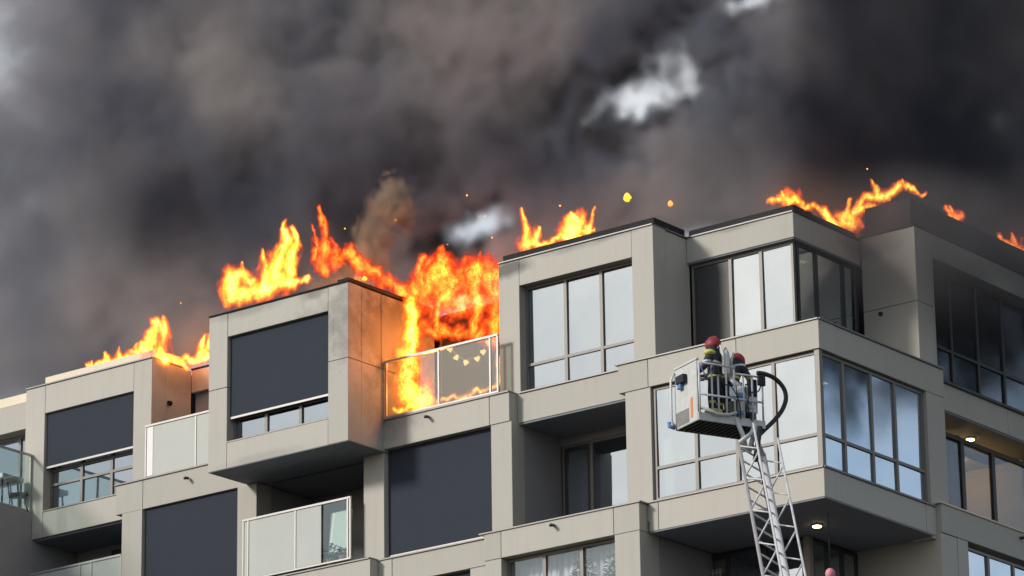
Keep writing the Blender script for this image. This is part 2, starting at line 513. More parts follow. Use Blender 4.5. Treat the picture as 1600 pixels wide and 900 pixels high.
# recessed corner D
clad('f', -4.20, -1.50, -2.0, -1.50, 28.16, 28.70)
clad('r', 2.005, 4.0, -1.9, -1.50, 28.16, 28.695)
coping('f', -4.20, -1.50, -2.0, -1.50, 28.70)
coping('r', 1.505, 4.0, -1.9, -1.50, 28.702, 'charred')
box('parapet', 'f', -4.2, -1.56, -2.3, -1.60, 28.72, 28.90, 'charred', bld)
box('parapet', 'r', 2.31, 4.0, -2.1, -1.60, 28.725, 28.895, 'charred', bld)
box('soffit', 'f', -4.2, -1.52, -4.0, -1.52, 28.13, 28.158, 'soffit', bld)
window('f', -4.18, -1.62, -1.70, 25.72, 28.12, (-3.20, -2.43), (), 'glass', 'frame', skip=((0, 0),))
box('door_leaf', 'f', -4.10, -3.25, -1.70, -1.66, 25.76, 28.06, 'frame_dark', bld)
window('r', 1.75, 3.98, -1.66, 25.72, 28.12, (2.45, 3.45), (), 'glass_side', 'frame_dark')
# corner block E
clad('f', -1.48, -0.15, -4.6, -4.0, 25.66, 28.75, cz=(27.12,))
clad('r', 4.605, 4.68, -0.6, -0.152, 25.66, 28.75)
clad('r', 4.69, 13.0, -0.6, -0.152, 28.22, 28.75, cu=(7.4, 10.2))
coping('f', -1.48, -0.15, -4.6, -4.0, 28.75, 'charred')
coping('r', 4.01, 13.0, -0.6, -0.15, 28.752, 'charred')
box('parapet', 'r', 4.75, 13.0, -1.2, -0.32, 28.79, 29.45, 'charred', bld)
box('parapet', 'f', -1.44, -0.32, -4.74, -4.16, 28.792, 29.452, 'charred', bld)
window('r', 4.70, 10.5, -0.50, 25.72, 28.20, (5.75, 6.8, 7.85, 8.9, 9.9), (26.45,), 'glass_night', 'frame_dark')
bm = bmesh.new()
bmesh.ops.create_cone(bm, cap_ends=True, segments=12, radius1=0.05, radius2=0.045, depth=0.06, matrix=Matrix.Rotation(math.pi / 2, 4, 'X'))
obj('wall_vent', to_mesh(bm, 'wall_vent'), 'charred', bld, (-1.05, 3.985, 27.0))
bm = bmesh.new()
bmesh.ops.create_cone(bm, cap_ends=True, segments=12, radius1=0.06, radius2=0.05, depth=0.08, matrix=Matrix.Rotation(math.pi / 2, 4, 'X'))
obj('wall_vent', to_mesh(bm, 'wall_vent'), 'charred', bld, (-18.38, 0.98, 27.7))

# ---- slab fascias of the top floor (F3) -----------------------------
clad('f', -19.20, -15.15, -0.6, -0.12, B3 - 0.06, F3 + 0.0, cu=(-18.37,))
coping('f', -19.24, -15.15, -0.5, -0.12, F3)
clad('f', -15.10, -7.80, -0.5, 0.0, B3, F3 + 0.01, cu=(-11.22, -8.33))
coping('f', -11.19, -7.80, -0.4, 0.0, F3 + 0.01)
clad('f', -7.795, -4.96, -0.7, -0.27, B3, 25.708)
clad('f', -4.955, 0.0, -0.6, 0.0, 25.12, 25.72, cu=(-4.20, -2.0))
coping('f', -5.02, 0.0, -0.5, 0.0, 25.72)
clad('r', 0.605, 4.65, -0.6, -0.004, 25.12, 25.718)
coping('r', 0.005, 4.65, -0.5, 0.0, 25.722)
clad('r', 4.655, 13.0, -1.2, -0.50, 25.14, 25.72, cu=(8.0,))
coping('r', 4.655, 13.0, -1.1, -0.50, 25.722)

# ---- middle storey (between F2 and F3) ------------------------------
clad('f', -18.98, -18.36, -0.55, -0.10, 19.7, B3 - 0.07)
clad('f', -15.46, -14.90, -0.55, -0.06, 19.7, 25.015)
blind('f', -18.34, -15.48, -0.20, 19.9, B3 - 0.07)
clad('f', -11.80, -11.23, -0.45, -0.02, 22.3, 25.075, )
clad('f', -8.31, -7.76, -0.45, -0.02, 22.3, 25.075)
blind('f', -11.21, -8.33, -0.16, 22.76, 25.07)
clad('f', -4.80, -4.16, -0.45, -0.02, 22.3, 25.115)
# loggia under A
box('back_wall', 'f', -22.1, -18.98, -2.2, -1.9, 19.7, 25.1, 'clad_dark', bld)
window('f', -20.9, -19.1, -1.86, 22.75, 24.8, (), (), 'glass_side', 'frame_dark')
box('soffit', 'f', -22.1, -18.99, -2.1, -0.5, 24.96, 24.998, 'soffit', bld)
clad('r', 0.55, 1.9, -18.97, -18.6, 19.7, 25.0, mat='clad_dark')
balustrade('f', -21.9, -19.02, -0.16, 22.74, 24.10, [-21.88, -20.3, -19.95, -19.04])
# loggia under B
box('back_wall', 'f', -14.9, -11.8, -2.3, -2.0, 22.6, 25.1, 'clad_dark', bld)
window('f', -13.3, -11.82, -1.96, 22.75, 24.9, (-12.5,), (), 'glass_side', 'frame_dark')
clad('r', 0.56, 2.0, -15.2, -14.905, 22.6, 25.01, mat='clad_dark')
box('soffit', 'f', -14.9, -11.8, -2.0, -0.47, 25.02, 25.06, 'soffit', bld)
balustrade('f', -15.02, -11.93, 0.24, 22.74, 24.12, [-15.0, -14.86, -13.50, -12.74, -12.02, -11.95], 'frosted', {3: 'glass_clear', 4: 'glass_clear'}, (-12.74,))
# loggia beside the second blind
clad('r', 0.44, 1.75, -8.25, -7.765, 22.6, 25.07, mat='clad_dark')
box('back_wall', 'f', -7.76, -4.8, -2.3, -2.05, 22.6, 25.1, 'clad_dark', bld)
window('f', -7.72, -4.80, -1.78, 22.75, 24.86, (-6.95, -5.98), (), 'glass', 'frame', skip=((0, 0),))
window('f', -7.66, -7.02, -1.80, 22.80, 24.80, (), (), 'glass_side', 'frame_dark')
box('lintel', 'f', -7.76, -4.82, -2.0, -1.70, 24.865, 25.07, 'clad_dark', bld)
box('soffit', 'f', -7.76, -4.82, -1.7, -0.29, 25.04, 25.078, 'soffit', bld)
# corner bay
window('f', -4.14, -0.04, -0.16, 22.72, 25.10, (-3.10, -2.10, -1.18), (23.40,))
window('r', 0.16, 3.94, -0.16, 22.72, 25.10, (0.96, 1.98, 2.86), (23.40,), 'glass_side', 'frame')
box('corner_post', 'f', -0.15, -0.035, -0.15, -0.035, 22.7, 25.11, 'frame', bld)
clad('r', 3.95, 4.64, -0.5, -0.01, 22.0, 25.115)
# recessed window on the side facade
window('r', 4.66, 9.9, -1.10, 22.80, 24.95, (5.75, 6.95, 8.2), (), 'glass_dim', 'frame_dark', w=0.09)
box('soffit', 'r', 4.66, 12.9, -1.9, -0.52, 25.10, 25.138, 'soffit', bld)

# ---- slab fascias F2 -------------------------------------------------
clad('f', -15.42, -11.38, -0.4, 0.27, B2, F2 - 0.02)
coping('f', -15.42, -11.38, -0.3, 0.27, F2 - 0.02)
clad('f', -11.375, -8.30, -0.4, 0.0, B2, F2 - 0.03, cu=(-11.0,))
coping('f', -11.375, -8.34, -0.3, 0.0, F2 - 0.03)
clad('f', -8.295, -4.30, -0.4, 0.27, B2, F2 - 0.02, cu=(-7.85, -4.95))
coping('f', -8.42, -4.26, -0.3, 0.27, F2 - 0.02)
clad('f', -4.25, 0.0, -0.6, 0.0, B2, F2, cu=(-4.02,))
coping('f', -4.25, 0.0, -0.5, 0.0, F2)
clad('r', 0.605, 4.08, -0.6, -0.004, B2, F2 - 0.002, cu=(3.72,))
coping('r', 0.005, 4.08, -0.5, 0.0, F2 + 0.002)
clad('r', 4.12, 13.0, -1.0, 0.12, B2 + 0.06, 22.74, cu=(8.0,))
coping('r', 4.06, 13.0, -0.8, 0.12, 22.742, 'parapet')
clad('f', -2.2, 0.10, -4.7, -4.09, 18.0, 22.13, mat='clad')
clad('r', 4.705, 5.10, -0.4, 0.115, 18.0, 22.13)
window('r', 5.12, 9.5, -0.06, 19.7, 22.06, (6.05, 7.05, 8.05), (), 'glass_side', 'frame')

# ---- storey below F2 ------------------------------------------------
clad('f', -8.28, -7.86, -0.4, 0.26, 18.0, B2 - 0.004)
clad('f', -4.94, -4.31, -0.4, 0.26, 18.0, B2 - 0.004)
window('f', -7.85, -4.95, -0.02, 19.7, B2 - 0.01, (-6.90, -5.94), (), 'glass_low')
for i in range(20):
    bm = bmesh.new(); bm_tube(bm, [(0, 0, -1.2), (0, 0, 1.2)], 0.085, 8)
    obj('curtain_fold', to_mesh(bm, 'curtain_fold', True), 'curtain', bld, (-7.8 + i * 0.15, 0.36, 20.85))
clad('f', -8.9, -8.3, -0.4, -0.02, 18.0, B2 - 0.004)
blind('f', -11.3, -8.92, -0.14, 19.8, B2 - 0.01)
clad('f', -11.8, -11.31, -0.4, -0.02, 18.0, B2 - 0.004)
clad('r', 0.41, 2.3, -4.80, -4.312, 18.0, B2 - 0.01, mat='clad_dark')
box('soffit', 'f', -4.24, -0.01, -4.05, -0.01, B2 - 0.03, B2 - 0.002, 'soffit', bld)
box('back_wall', 'f', -4.75, -2.0, -2.7, -2.45, 18.0, B2 - 0.04, 'clad_dark', bld)
window('f', -4.72, -2.02, -2.30, 19.7, 22.0, (-3.92, -2.98), (), 'glass', 'frame_dark', skip=((0, 0),))
box('corner_post', 'f', -2.02, -1.88, -2.36, -2.22, 18.0, 22.04, 'frame', bld)
window('r', 2.40, 4.05, -1.98, 19.7, 22.0, (2.95, 3.5), (), 'glass_side', 'frame_dark')
bm = bmesh.new()
for i in range(7):
    bm_box(bm, -4.62 + i * 0.09, -4.575 + i * 0.09, 2.16, 2.2, 20.4, 21.7)
bm_box(bm, -4.64, -4.0, 2.17, 2.19, 21.6, 21.64)
bm_box(bm, -4.64, -4.0, 2.17, 2.19, 20.42, 20.46)
obj('radiator', to_mesh(bm, 'radiator'), 'rail', bld)

# ---- floors, inner walls, roof, lower storeys ------------------------
for z in (19.3, 22.35, 25.36):
    box('floor_slab', 'f', -22.1, -0.75, -9.0, -0.75, z, z + 0.27, 'slab', bld)
box('inner_wall', 'f', -25.5, -2.2, -6.2, -6.0, 18.0, 28.4, 'inner', bld)
box('inner_wall', 'r', 4.7, 12.5, -3.2, -3.0, 22.7, 25.1, 'inner_lamplit', bld)
box('inner_wall', 'r', 4.7, 13.0, -3.2, -3.0, 25.66, 28.4, 'clad_dark', bld)
box('floor_slab', 'r', 4.66, 13.0, -3.0, -0.62, 25.50, 25.65, 'slab', bld)
box('roof', 'r', 4.7, 13.0, -3.2, -1.92, 28.42, 28.58, 'charred', bld)
box('floor_slab', 'r', 4.66, 13.0, -3.2, -0.95, 22.60, 22.735, 'slab', bld)
box('ceiling', 'r', 4.66, 13.0, -3.2, -1.91, 25.02, 25.12, 'inner_lamplit', bld)
box('inner_wall', 'f', -3.2, -0.1, -13.2, -13.0, 18.0, 28.5, 'inner', bld)
for u in (4.72, 7.0, 9.6):
    box('inner_wall', 'r', u, u + 0.1, -2.99, -1.15, 22.7, 25.05, 'inner_lamplit', bld)
box('inner_wall', 'r', 2.1, 3.95, -2.3, -2.2, 25.65, 28.3, 'clad_dark', bld)  # added partition, placed to shade the front wall of block E
for x in (-18.2, -15.0, -11.5, -8.05, -4.5):
    box('inner_wall', 'r', 2.35, 5.98, x - 0.06, x + 0.06, 18.0, 28.3, 'inner', bld)
for (x0, x1, y0) in ((-22.4, -18.45, 0.95), (-18.45, -15.25, 1.95), (-15.15, -11.25, -0.7), (-8.2, -4.25, 0.8), (-4.2, -1.95, 2.05)):
    box('roof', 'f', x0, x1, -9.0, -y0, 28.36, 28.55, 'roofing', bld)
box('roof', 'f', -11.2, -8.25, -9.0, -2.0, 28.30, 28.48, 'charred', bld)
box('roof', 'f', -1.9, -0.65, -13.0, -4.65, 28.40, 28.6, 'charred', bld)
box('lower_storeys', 'f', -22.0, -0.4, -9.0, -0.6, 0.0, 18.9, 'clad', bld)
obj('wall_backing', to_mesh(core_bm, 'wall_backing'), 'joint', bld)

downlight(-2.19, 2.84, 28.128)
downlight(-1.21, 1.97, 25.10)
box('ceiling', 'f', -4.1, -0.7, -4.0, -0.62, 25.105, 25.118, 'inner', bld)
downlight(-1.18, 7.54, 25.098)
downlight(-2.3, 6.0, 25.018, 70.0)
downlight(-2.3, 8.4, 25.018, 40.0)
downlight(-6.65, 2.15, 24.98)
downlight(-1.30, 1.65, 22.045)
for (x, y, z) in ((-16.95, -0.02, 25.47), (-9.95, -0.13, 25.55), (-6.45, -0.4, 22.52), (0.22, 7.2, 22.6)):
    bm = bmesh.new()
    bm_tube(bm, [(0, 0.1, 0.01), (0, 0, 0), (0.015, -0.03, -0.02)], 0.034, 8)
    o = obj('overflow_spout', to_mesh(bm, 'overflow_spout', True), 'frame_dark', bld, (x, y, z))
    if x > 0:
        o.rotation_euler.z = math.pi / 2

# ------------------------------------------------------------------ fire: nested shells of a noisy heat field
def vnoise(p, seed):
    """smooth value noise on an array of points (n, 3), about -1..1"""
    i = np.floor(p).astype(np.int64)
    f = p - i
    f = f * f * f * (f * (f * 6 - 15) + 10)
    def h(dx, dy, dz):
        n = (i[:, 0] + dx) * 374761393 + (i[:, 1] + dy) * 668265263 + (i[:, 2] + dz) * 2147483647 + seed * 1274126177
        n = (n ^ (n >> 13)) * 1274126177
        n = n ^ (n >> 16)
        return (n & 0xFFFF) / 32767.5 - 1.0
    x, y, z = f[:, 0], f[:, 1], f[:, 2]
    a = h(0, 0, 0) * (1 - x) + h(1, 0, 0) * x
    b = h(0, 1, 0) * (1 - x) + h(1, 1, 0) * x
    c = h(0, 0, 1) * (1 - x) + h(1, 0, 1) * x
    d = h(0, 1, 1) * (1 - x) + h(1, 1, 1) * x
    return (a * (1 - y) + b * y) * (1 - z) + (c * (1 - y) + d * y) * z

def fbm(p, seed, octv=3, rough=0.55):
    s, a, t = 0.0, 1.0, 0.0
    for k in range(octv):
        s = s + a * vnoise(p * (2.03 ** k), seed + 17 * k)
        t += a; a *= rough
    return s / t

def surface_nets(g, iso):
    """naive surface nets on a 3-D array: vertices in voxel units and quads"""
    s = g > iso
    c = np.stack([s[i:i + g.shape[0] - 1, j:j + g.shape[1] - 1, k:k + g.shape[2] - 1] for i in (0, 1) for j in (0, 1) for k in (0, 1)])
    cnt = c.sum(0)
    act = (cnt > 0) & (cnt < 8)
    idx = -np.ones(act.shape, np.int64)
    ids = np.argwhere(act)
    if len(ids) == 0:
        return np.zeros((0, 3)), np.zeros((0, 4), int)
    idx[act] = np.arange(len(ids))
    acc = np.zeros((len(ids), 3)); num = np.zeros(len(ids))
    corners = [(i, j, k) for i in (0, 1) for j in (0, 1) for k in (0, 1)]
    for a in range(8):
        for b in range(a + 1, 8):
            ca, cb = corners[a], corners[b]
            if sum(abs(p - q) for p, q in zip(ca, cb)) != 1:
                continue
            va = g[ids[:, 0] + ca[0], ids[:, 1] + ca[1], ids[:, 2] + ca[2]]
            vb = g[ids[:, 0] + cb[0], ids[:, 1] + cb[1], ids[:, 2] + cb[2]]
            cross = (va > iso) != (vb > iso)
            t = np.where(cross, (iso - va) / np.where(cross, vb - va, 1), 0)
            for d in range(3):
                acc[:, d] += np.where(cross, ca[d] + t * (cb[d] - ca[d]), 0)
            num += cross
    verts = ids + acc / num[:, None]
    quads = []
    for d in range(3):
        e = [0, 0, 0]; e[d] = 1
        n = g.shape
        a = s[:n[0] - e[0], :n[1] - e[1], :n[2] - e[2]]
        b = s[e[0]:, e[1]:, e[2]:]
        ch = np.argwhere(a != b)
        o1, o2 = [(1, 2), (2, 0), (0, 1)][d]
        ok = (ch[:, o1] > 0) & (ch[:, o2] > 0) & (ch[:, o1] < n[o1] - 1) & (ch[:, o2] < n[o2] - 1)
        ch = ch[ok]
        d1 = np.zeros(3, int); d1[o1] = 1
        d2 = np.zeros(3, int); d2[o2] = 1
        q = [ch - d1 - d2, ch - d2, ch, ch - d1]
        q = np.stack([idx[v[:, 0], v[:, 1], v[:, 2]] for v in q], 1)
        flip = b[ch[:, 0], ch[:, 1], ch[:, 2]]
        q[flip] = q[flip][:, ::-1]
        quads.append(q)
    q = np.concatenate(quads)
    return verts, q[(q >= 0).all(1)]

def flame_shell(name, col, thru=(1, 1, 1)):
    """glowing gas: adds its light to what lies behind it"""
    mt = bpy.data.materials.new(name)
    mt.use_nodes = True
    nt = mt.node_tree
    nt.nodes.remove(nt.nodes['Principled BSDF'])
    o = nt.nodes['Material Output']
    e = N(nt, 'ShaderNodeEmission', Strength=1.0)
    geo = N(nt, 'ShaderNodeNewGeometry')
    mp = N(nt, 'ShaderNodeMapping'); mp.inputs['Scale'].default_value = (11, 11, 8)
    nt.links.new(geo.outputs['Position'], mp.inputs['Vector'])
    nz = N(nt, 'ShaderNodeTexNoise', Scale=1.0, Detail=4.0, Roughness=0.6)
    nt.links.new(mp.outputs['Vector'], nz.inputs['Vector'])
    mr = N(nt, 'ShaderNodeMapRange')
    for k, v in (('From Min', 0.32), ('From Max', 0.68), ('To Min', 0.15), ('To Max', 1.85)):
        mr.inputs[k].default_value = v
    nt.links.new(nz.outputs['Fac'], mr.inputs['Value'])
    e.inputs['Color'].default_value = (*col, 1)
    nt.links.new(mr.outputs['Result'], e.inputs['Strength'])
    t = N(nt, 'ShaderNodeBsdfTransparent'); t.inputs['Color'].default_value = (*thru, 1)
    a = N(nt, 'ShaderNodeAddShader')
    nt.links.new(e.outputs[0], a.inputs[0]); nt.links.new(t.outputs[0], a.inputs[1])
    nt.links.new(a.outputs[0], o.inputs['Surface'])
    mt.cycles.emission_sampling = 'NONE'
    return mt

HOT = [flame_shell('flame_glow', (0.045, 0.004, 0.001), (0.97, 0.95, 0.95)), flame_shell('flame_rim', (0.08, 0.008, 0.001), (0.95, 0.92, 0.92)), flame_shell('flame_red', (0.14, 0.02, 0.002), (0.92, 0.88, 0.87)),
       flame_shell('flame_orange', (0.18, 0.042, 0.003)), flame_shell('flame_amber', (0.20, 0.085, 0.004)), flame_shell('flame_gold', (0.22, 0.15, 0.006)), flame_shell('flame_core', (0.26, 0.24, 0.02)), flame_shell('flame_white', (0.4, 0.38, 0.10))]
MID = [flame_shell('blaze_glow', (0.045, 0.003, 0.001), (0.96, 0.94, 0.94)), flame_shell('blaze_rim', (0.075, 0.005, 0.001), (0.92, 0.87, 0.87)), flame_shell('blaze_red', (0.11, 0.010, 0.002), (0.88, 0.83, 0.82)),
       flame_shell('blaze_orange', (0.14, 0.018, 0.002), (0.94, 0.91, 0.89)), flame_shell('blaze_amber', (0.16, 0.032, 0.003), (0.96, 0.94, 0.92)), flame_shell('blaze_gold', (0.18, 0.045, 0.004)), flame_shell('blaze_core', (0.22, 0.08, 0.006)), flame_shell('blaze_bright', (0.30, 0.18, 0.015))]
DIM = [flame_shell('ember_glow', (0.05, 0.004, 0.002), (0.96, 0.94, 0.94)), flame_shell('ember_rim', (0.09, 0.009, 0.003), (0.94, 0.91, 0.91)), flame_shell('ember_red', (0.17, 0.02, 0.004), (0.92, 0.88, 0.86)),
       flame_shell('ember_orange', (0.22, 0.04, 0.006)), flame_shell('ember_amber', (0.26, 0.075, 0.008)), flame_shell('ember_gold', (0.26, 0.13, 0.012))]

FIRES = {
    'A': [
        [(-20.76,0.8,29.04,0.05),(-19.54,0.8,29.02,0.1),(-18.73,0.8,28.98,0.14)],
        [(-18.77,0.8,28.96,0.2),(-18.78,0.8,29.3,0.17),(-18.58,0.8,29.53,0.12),(-18.79,0.8,29.79,0.05)],
        [(-18.49,0.8,28.93,0.17),(-18.38,0.8,29.26,0.14),(-18.47,0.8,29.67,0.06)],
        [(-20.19,0.8,29.04,0.1),(-20.35,0.8,29.27,0.04)],
        [(-19.86,0.8,29.05,0.11),(-19.83,0.8,29.32,0.04)],
        [(-19.34,0.8,29.04,0.1),(-19.22,0.8,29.2,0.04)],
        [(-18.4,0.55,28.82,0.14),(-18.4,1.2,28.76,0.1),(-18.4,1.57,28.78,0.1)],
        [(-18.75,1.9,28.96,0.11),(-18.03,1.9,28.97,0.13)],
        [(-18.35,1.9,28.97,0.15),(-18.27,1.9,29.24,0.13),(-18.23,1.9,29.45,0.05)],
        [(-18.07,1.9,28.98,0.12),(-18.07,1.9,29.38,0.06)],
    ],
    'B': [
        [(-15.37,-0.5,29.2,0.13),(-14.45,-0.5,29.13,0.2),(-13.7,-0.5,29.19,0.18),(-12.92,-0.5,29.13,0.05)],
        [(-15.21,-0.5,29.25,0.2),(-15.22,-0.5,29.61,0.2),(-14.74,-0.5,29.72,0.12)],
        [(-13.8,-0.5,29.29,0.27),(-13.75,-0.5,29.72,0.22),(-13.52,-0.5,30.04,0.13),(-13.58,-0.5,30.65,0.05)],
        [(-13.43,-0.5,29.43,0.14),(-13.26,-0.5,29.99,0.1),(-13.38,-0.5,30.46,0.04)],
        [(-14.31,-0.5,29.24,0.17),(-14.2,-0.5,29.74,0.12),(-14.27,-0.5,30.1,0.04)],
        [(-14.74,-0.5,29.48,0.15),(-14.8,-0.5,29.98,0.04)],
    ],
    'M': [
        [(-13.99,1.3,30.15,0.2),(-13.91,1.3,30.66,0.17),(-14.18,1.3,31.49,0.05)],
        [(-13.67,1.3,30.23,0.18),(-13.72,1.3,30.85,0.06)],
        [(-14.23,1.3,30.28,0.12),(-14.33,1.3,31.21,0.04)],
    ],
    'L': [
        [(-11.35,-1.15,29.16,0.13),(-11.35,-0.46,29.07,0.15),(-11.35,0.3,28.97,0.15),(-11.35,1.07,28.83,0.2)],
        [(-11.29,1.0,28.76,0.26),(-10.39,1.0,29.09,0.34),(-10.38,1.0,29.7,0.08)],
        [(-10.93,1.0,28.98,0.28),(-9.86,1.0,28.88,0.3),(-8.94,1.0,28.75,0.24)],
        [(-11.02,1.0,28.92,0.2),(-10.93,1.0,29.57,0.07)],
        [(-9.59,1.0,28.77,0.16),(-9.42,1.0,28.15,0.14),(-9.61,1.0,27.61,0.1)],
        [(-9.01,1.0,28.79,0.2),(-8.95,1.0,28.05,0.18),(-8.99,1.0,27.37,0.15)],
        [(-9.94,1.0,28.99,0.2),(-9.81,1.0,29.43,0.06)],
        [(-10.39,1.0,28.79,0.14),(-10.58,1.0,28.25,0.1),(-10.4,1.0,27.7,0.08)],
        [(-11.44,1.4,28.64,0.2),(-10.54,1.4,28.66,0.26),(-9.38,1.4,28.39,0.26)],
        [(-11.09,1.3,28.2,0.14),(-10.47,1.3,27.86,0.12),(-9.31,1.3,27.7,0.16)],
        [(-9.57,1.2,29.11,0.18),(-9.44,1.2,29.49,0.05)],
        [(-10.82,1.2,29.37,0.18),(-10.87,1.2,29.74,0.05)],
    ],
    'K': [
        [(-11.05,0.7,28.56,0.15),(-10.95,0.7,27.88,0.2),(-11.06,0.7,27.25,0.2)],
        [(-11.06,0.7,27.25,0.25),(-11.06,0.7,26.67,0.3),(-10.78,0.7,26.13,0.3)],
        [(-11.42,0.7,27.03,0.1),(-11.28,0.7,26.22,0.12)],
        [(-11.32,0.35,25.98,0.06),(-9.9,0.35,25.94,0.06),(-8.47,0.35,25.98,0.05)],
        [(-8.38,0.4,26.65,0.05),(-8.39,0.4,26.0,0.08)],
    ],
    'C': [
        [(-7.97,0.8,29.2,0.15),(-7.93,0.8,29.52,0.12),(-8.02,0.8,30.1,0.03)],
        [(-7.73,0.8,29.19,0.13),(-7.62,0.8,29.6,0.04)],
        [(-7.94,0.8,29.18,0.08),(-7.24,0.8,29.17,0.06),(-6.08,0.8,29.21,0.05)],
        [(-6.68,0.8,29.16,0.2),(-6.55,0.8,29.44,0.16),(-6.67,0.8,29.71,0.04)],
        [(-6.35,0.8,29.21,0.14),(-6.11,0.8,29.55,0.04)],
    ],
    'D': [
        [(-2.44,2.0,29.22,0.05),(-1.88,2.0,29.24,0.14),(-1.52,2.0,29.03,0.07)],
        [(-1.99,2.0,29.23,0.1),(-2.03,2.0,29.41,0.03)],
        [(-1.9,2.87,29.27,0.07),(-1.9,3.59,29.25,0.12),(-1.9,4.27,29.24,0.18)],
        [(-1.9,4.03,29.33,0.12),(-1.9,4.35,29.73,0.04)],
    ],
    'E': [
        [(-1.98,4.4,29.37,0.14),(-1.58,4.4,29.67,0.1),(-1.12,4.4,29.81,0.1),(-0.48,4.4,29.75,0.07),(-0.09,4.4,29.52,0.05)],
        [(-1.28,4.4,29.79,0.1),(-1.39,4.4,30.11,0.03)],
        [(-1.78,4.4,29.48,0.08),(-1.16,4.4,29.52,0.06)],
        [(-0.56,4.4,29.75,0.07),(-0.6,4.4,29.96,0.02)],
    ],
    'F': [
        [(-0.6,6.0,29.76,0.05),(-0.6,6.62,29.76,0.09)],
        [(-0.6,6.41,29.76,0.08),(-0.6,6.28,29.95,0.03)],
    ],
    'G': [
        [(-0.6,8.18,29.66,0.05),(-0.6,9.03,29.58,0.11),(-0.6,9.52,29.61,0.1)],
        [(-0.6,8.98,29.62,0.1),(-0.6,8.75,29.95,0.03)],
        [(-0.6,9.31,29.65,0.09),(-0.6,9.28,29.94,0.03)],
    ],
}

def flame(key, label, mats, voxel=0.03, levels=(-0.08, 0.02, 0.12, 0.23, 0.34, 0.46, 0.60, 0.76), seed=1, rough=1.0, fat=1.0, light=0.0, light_at=None, group='fires burning along the roof'):
    strokes = [[(a, b, c, r * fat) for a, b, c, r in st] for st in FIRES[key]]
    P = np.array([q[:3] for s in strokes for q in s]); Rm = max(q[3] for s in strokes for q in s)
    lo = P.min(0) - Rm * 1.9; hi = P.max(0) + Rm * np.array([1.9, 1.9, 2.6])
    dim = np.ceil((hi - lo) / voxel).astype(int) + 1
    gx, gy, gz = np.meshgrid(*[lo[d] + voxel * np.arange(dim[d]) for d in range(3)], indexing='ij')
    p = np.stack([gx.ravel(), gy.ravel(), gz.ravel()], 1)
    w = p * np.array([2.2, 2.2, 1.5])
    p2 = p.copy()
    p2[:, 0] += 0.13 * rough * fbm(w, seed, 2); p2[:, 1] += 0.13 * rough * fbm(w + 31.7, seed + 3, 2); p2[:, 2] += 0.16 * rough * fbm(w + 71.3, seed + 5, 2)
    w2 = p * np.array([6.5, 6.5, 4.0])
    p2[:, 0] += 0.06 * rough * fbm(w2, seed + 8, 2); p2[:, 2] += 0.08 * rough * fbm(w2 + 13.1, seed + 9, 2)
    f = np.full(len(p), -2.0)
    for s in strokes:
        for a, b in zip(s, s[1:]):
            a0, b0 = np.array(a[:3]), np.array(b[:3])
            ab = b0 - a0
            t = np.clip(((p2 - a0) @ ab) / max(ab @ ab, 1e-9), 0, 1)
            d = np.linalg.norm(p2 - a0 - t[:, None] * ab, axis=1)
            r = a[3] + (b[3] - a[3]) * t
            f = np.maximum(f, 1.0 - d / (r * 1.45))
    f = f + 0.62 * rough * fbm(p * np.array([5.0, 5.0, 3.4]), seed + 20, 4, 0.72) - 0.08 - 0.16 * rough * np.abs(fbm(p * np.array([11.0, 11.0, 7.0]), seed + 40, 2))
    g = f.reshape(dim)
    g[0], g[-1], g[:, 0], g[:, -1], g[:, :, 0], g[:, :, -1] = (-2,) * 6
    V, Q, MI, off = [], [], [], 0
    c = P.mean(0); c[2] = P[:, 2].min()
    for li in range(min(len(mats), len(levels))):
        v, q = surface_nets(g, levels[li])
        if len(v) == 0:
            break
        V.append(v * voxel + lo - c); Q.append(q + off); MI.append(np.full(len(q), li)); off += len(v)
    V = np.concatenate(V); Q = np.concatenate(Q); MI = np.concatenate(MI)
    me = bpy.data.meshes.new('flame')
    me.from_pydata(V.tolist(), [], Q.tolist())
    for mt in mats:
        me.materials.append(mt)
    me.polygons.foreach_set('material_index', MI.astype(np.int32))
    me.polygons.foreach_set('use_smooth', np.ones(len(Q), bool))
    me.update()
    o = obj('flame', me, None, None, c)
    tag(o, label, 'fire', group)
    if light:
        for (x, y, z) in light_at:
            ld = bpy.data.lights.new('flame_light', 'POINT')
            ld.energy = light; ld.color = (1.0, 0.30, 0.06); ld.shadow_soft_size = 0.25
            l = bpy.data.objects.new('flame_light', ld)
            C.objects.link(l); l.parent = o; l.location = Vector((x, y, z)) - Vector(c)
    return o

flame('A', 'low yellow flames with one tall tongue on the cream roof corner nearest the glass terrace', HOT, seed=3, light=22, light_at=[(-18.2, 1.2, 28.95), (-17.0, 1.5, 28.9)])
flame('B', 'broad yellow and orange blaze on the roof of the projecting box with dark blind', HOT, seed=11, light=12, light_at=[(-14.2, -0.5, 29.0)])
flame('M', 'dim red flames half hidden by smoke above the projecting box', MID, rough=1.2, fat=0.8, seed=21, light=34, light_at=[(-12.3, 0.2, 29.2)])
flame('L', 'large orange red blaze along the box roof edge and across the open loggia', MID, voxel=0.036, seed=31, rough=1.35, fat=0.98, light=85, light_at=[(-10.2, 1.0, 28.2), (-9.2, 1.0, 28.0)])
flame('K', 'bright yellow fire falling to the floor behind the clear glass balustrade', HOT, seed=35, rough=1.05, light=75, light_at=[(-10.4, 0.7, 26.6), (-10.6, 0.6, 27.4)])
flame('C', 'two small orange flames on the charred roof edge over the three pane window', HOT, seed=41, light=14, light_at=[(-7.6, 0.8, 29.1)])
flame('D', 'small yellow flames on the roof of the recessed corner room with a ceiling light', HOT, fat=1.05, seed=51, light=12, light_at=[(-1.9, 2.9, 29.0)], voxel=0.03)
flame('E', 'thin orange line of flames along the roof edge above the grey front wall', HOT, fat=1.05, seed=61, light=12, light_at=[(-0.9, 4.2, 29.3)], voxel=0.03)
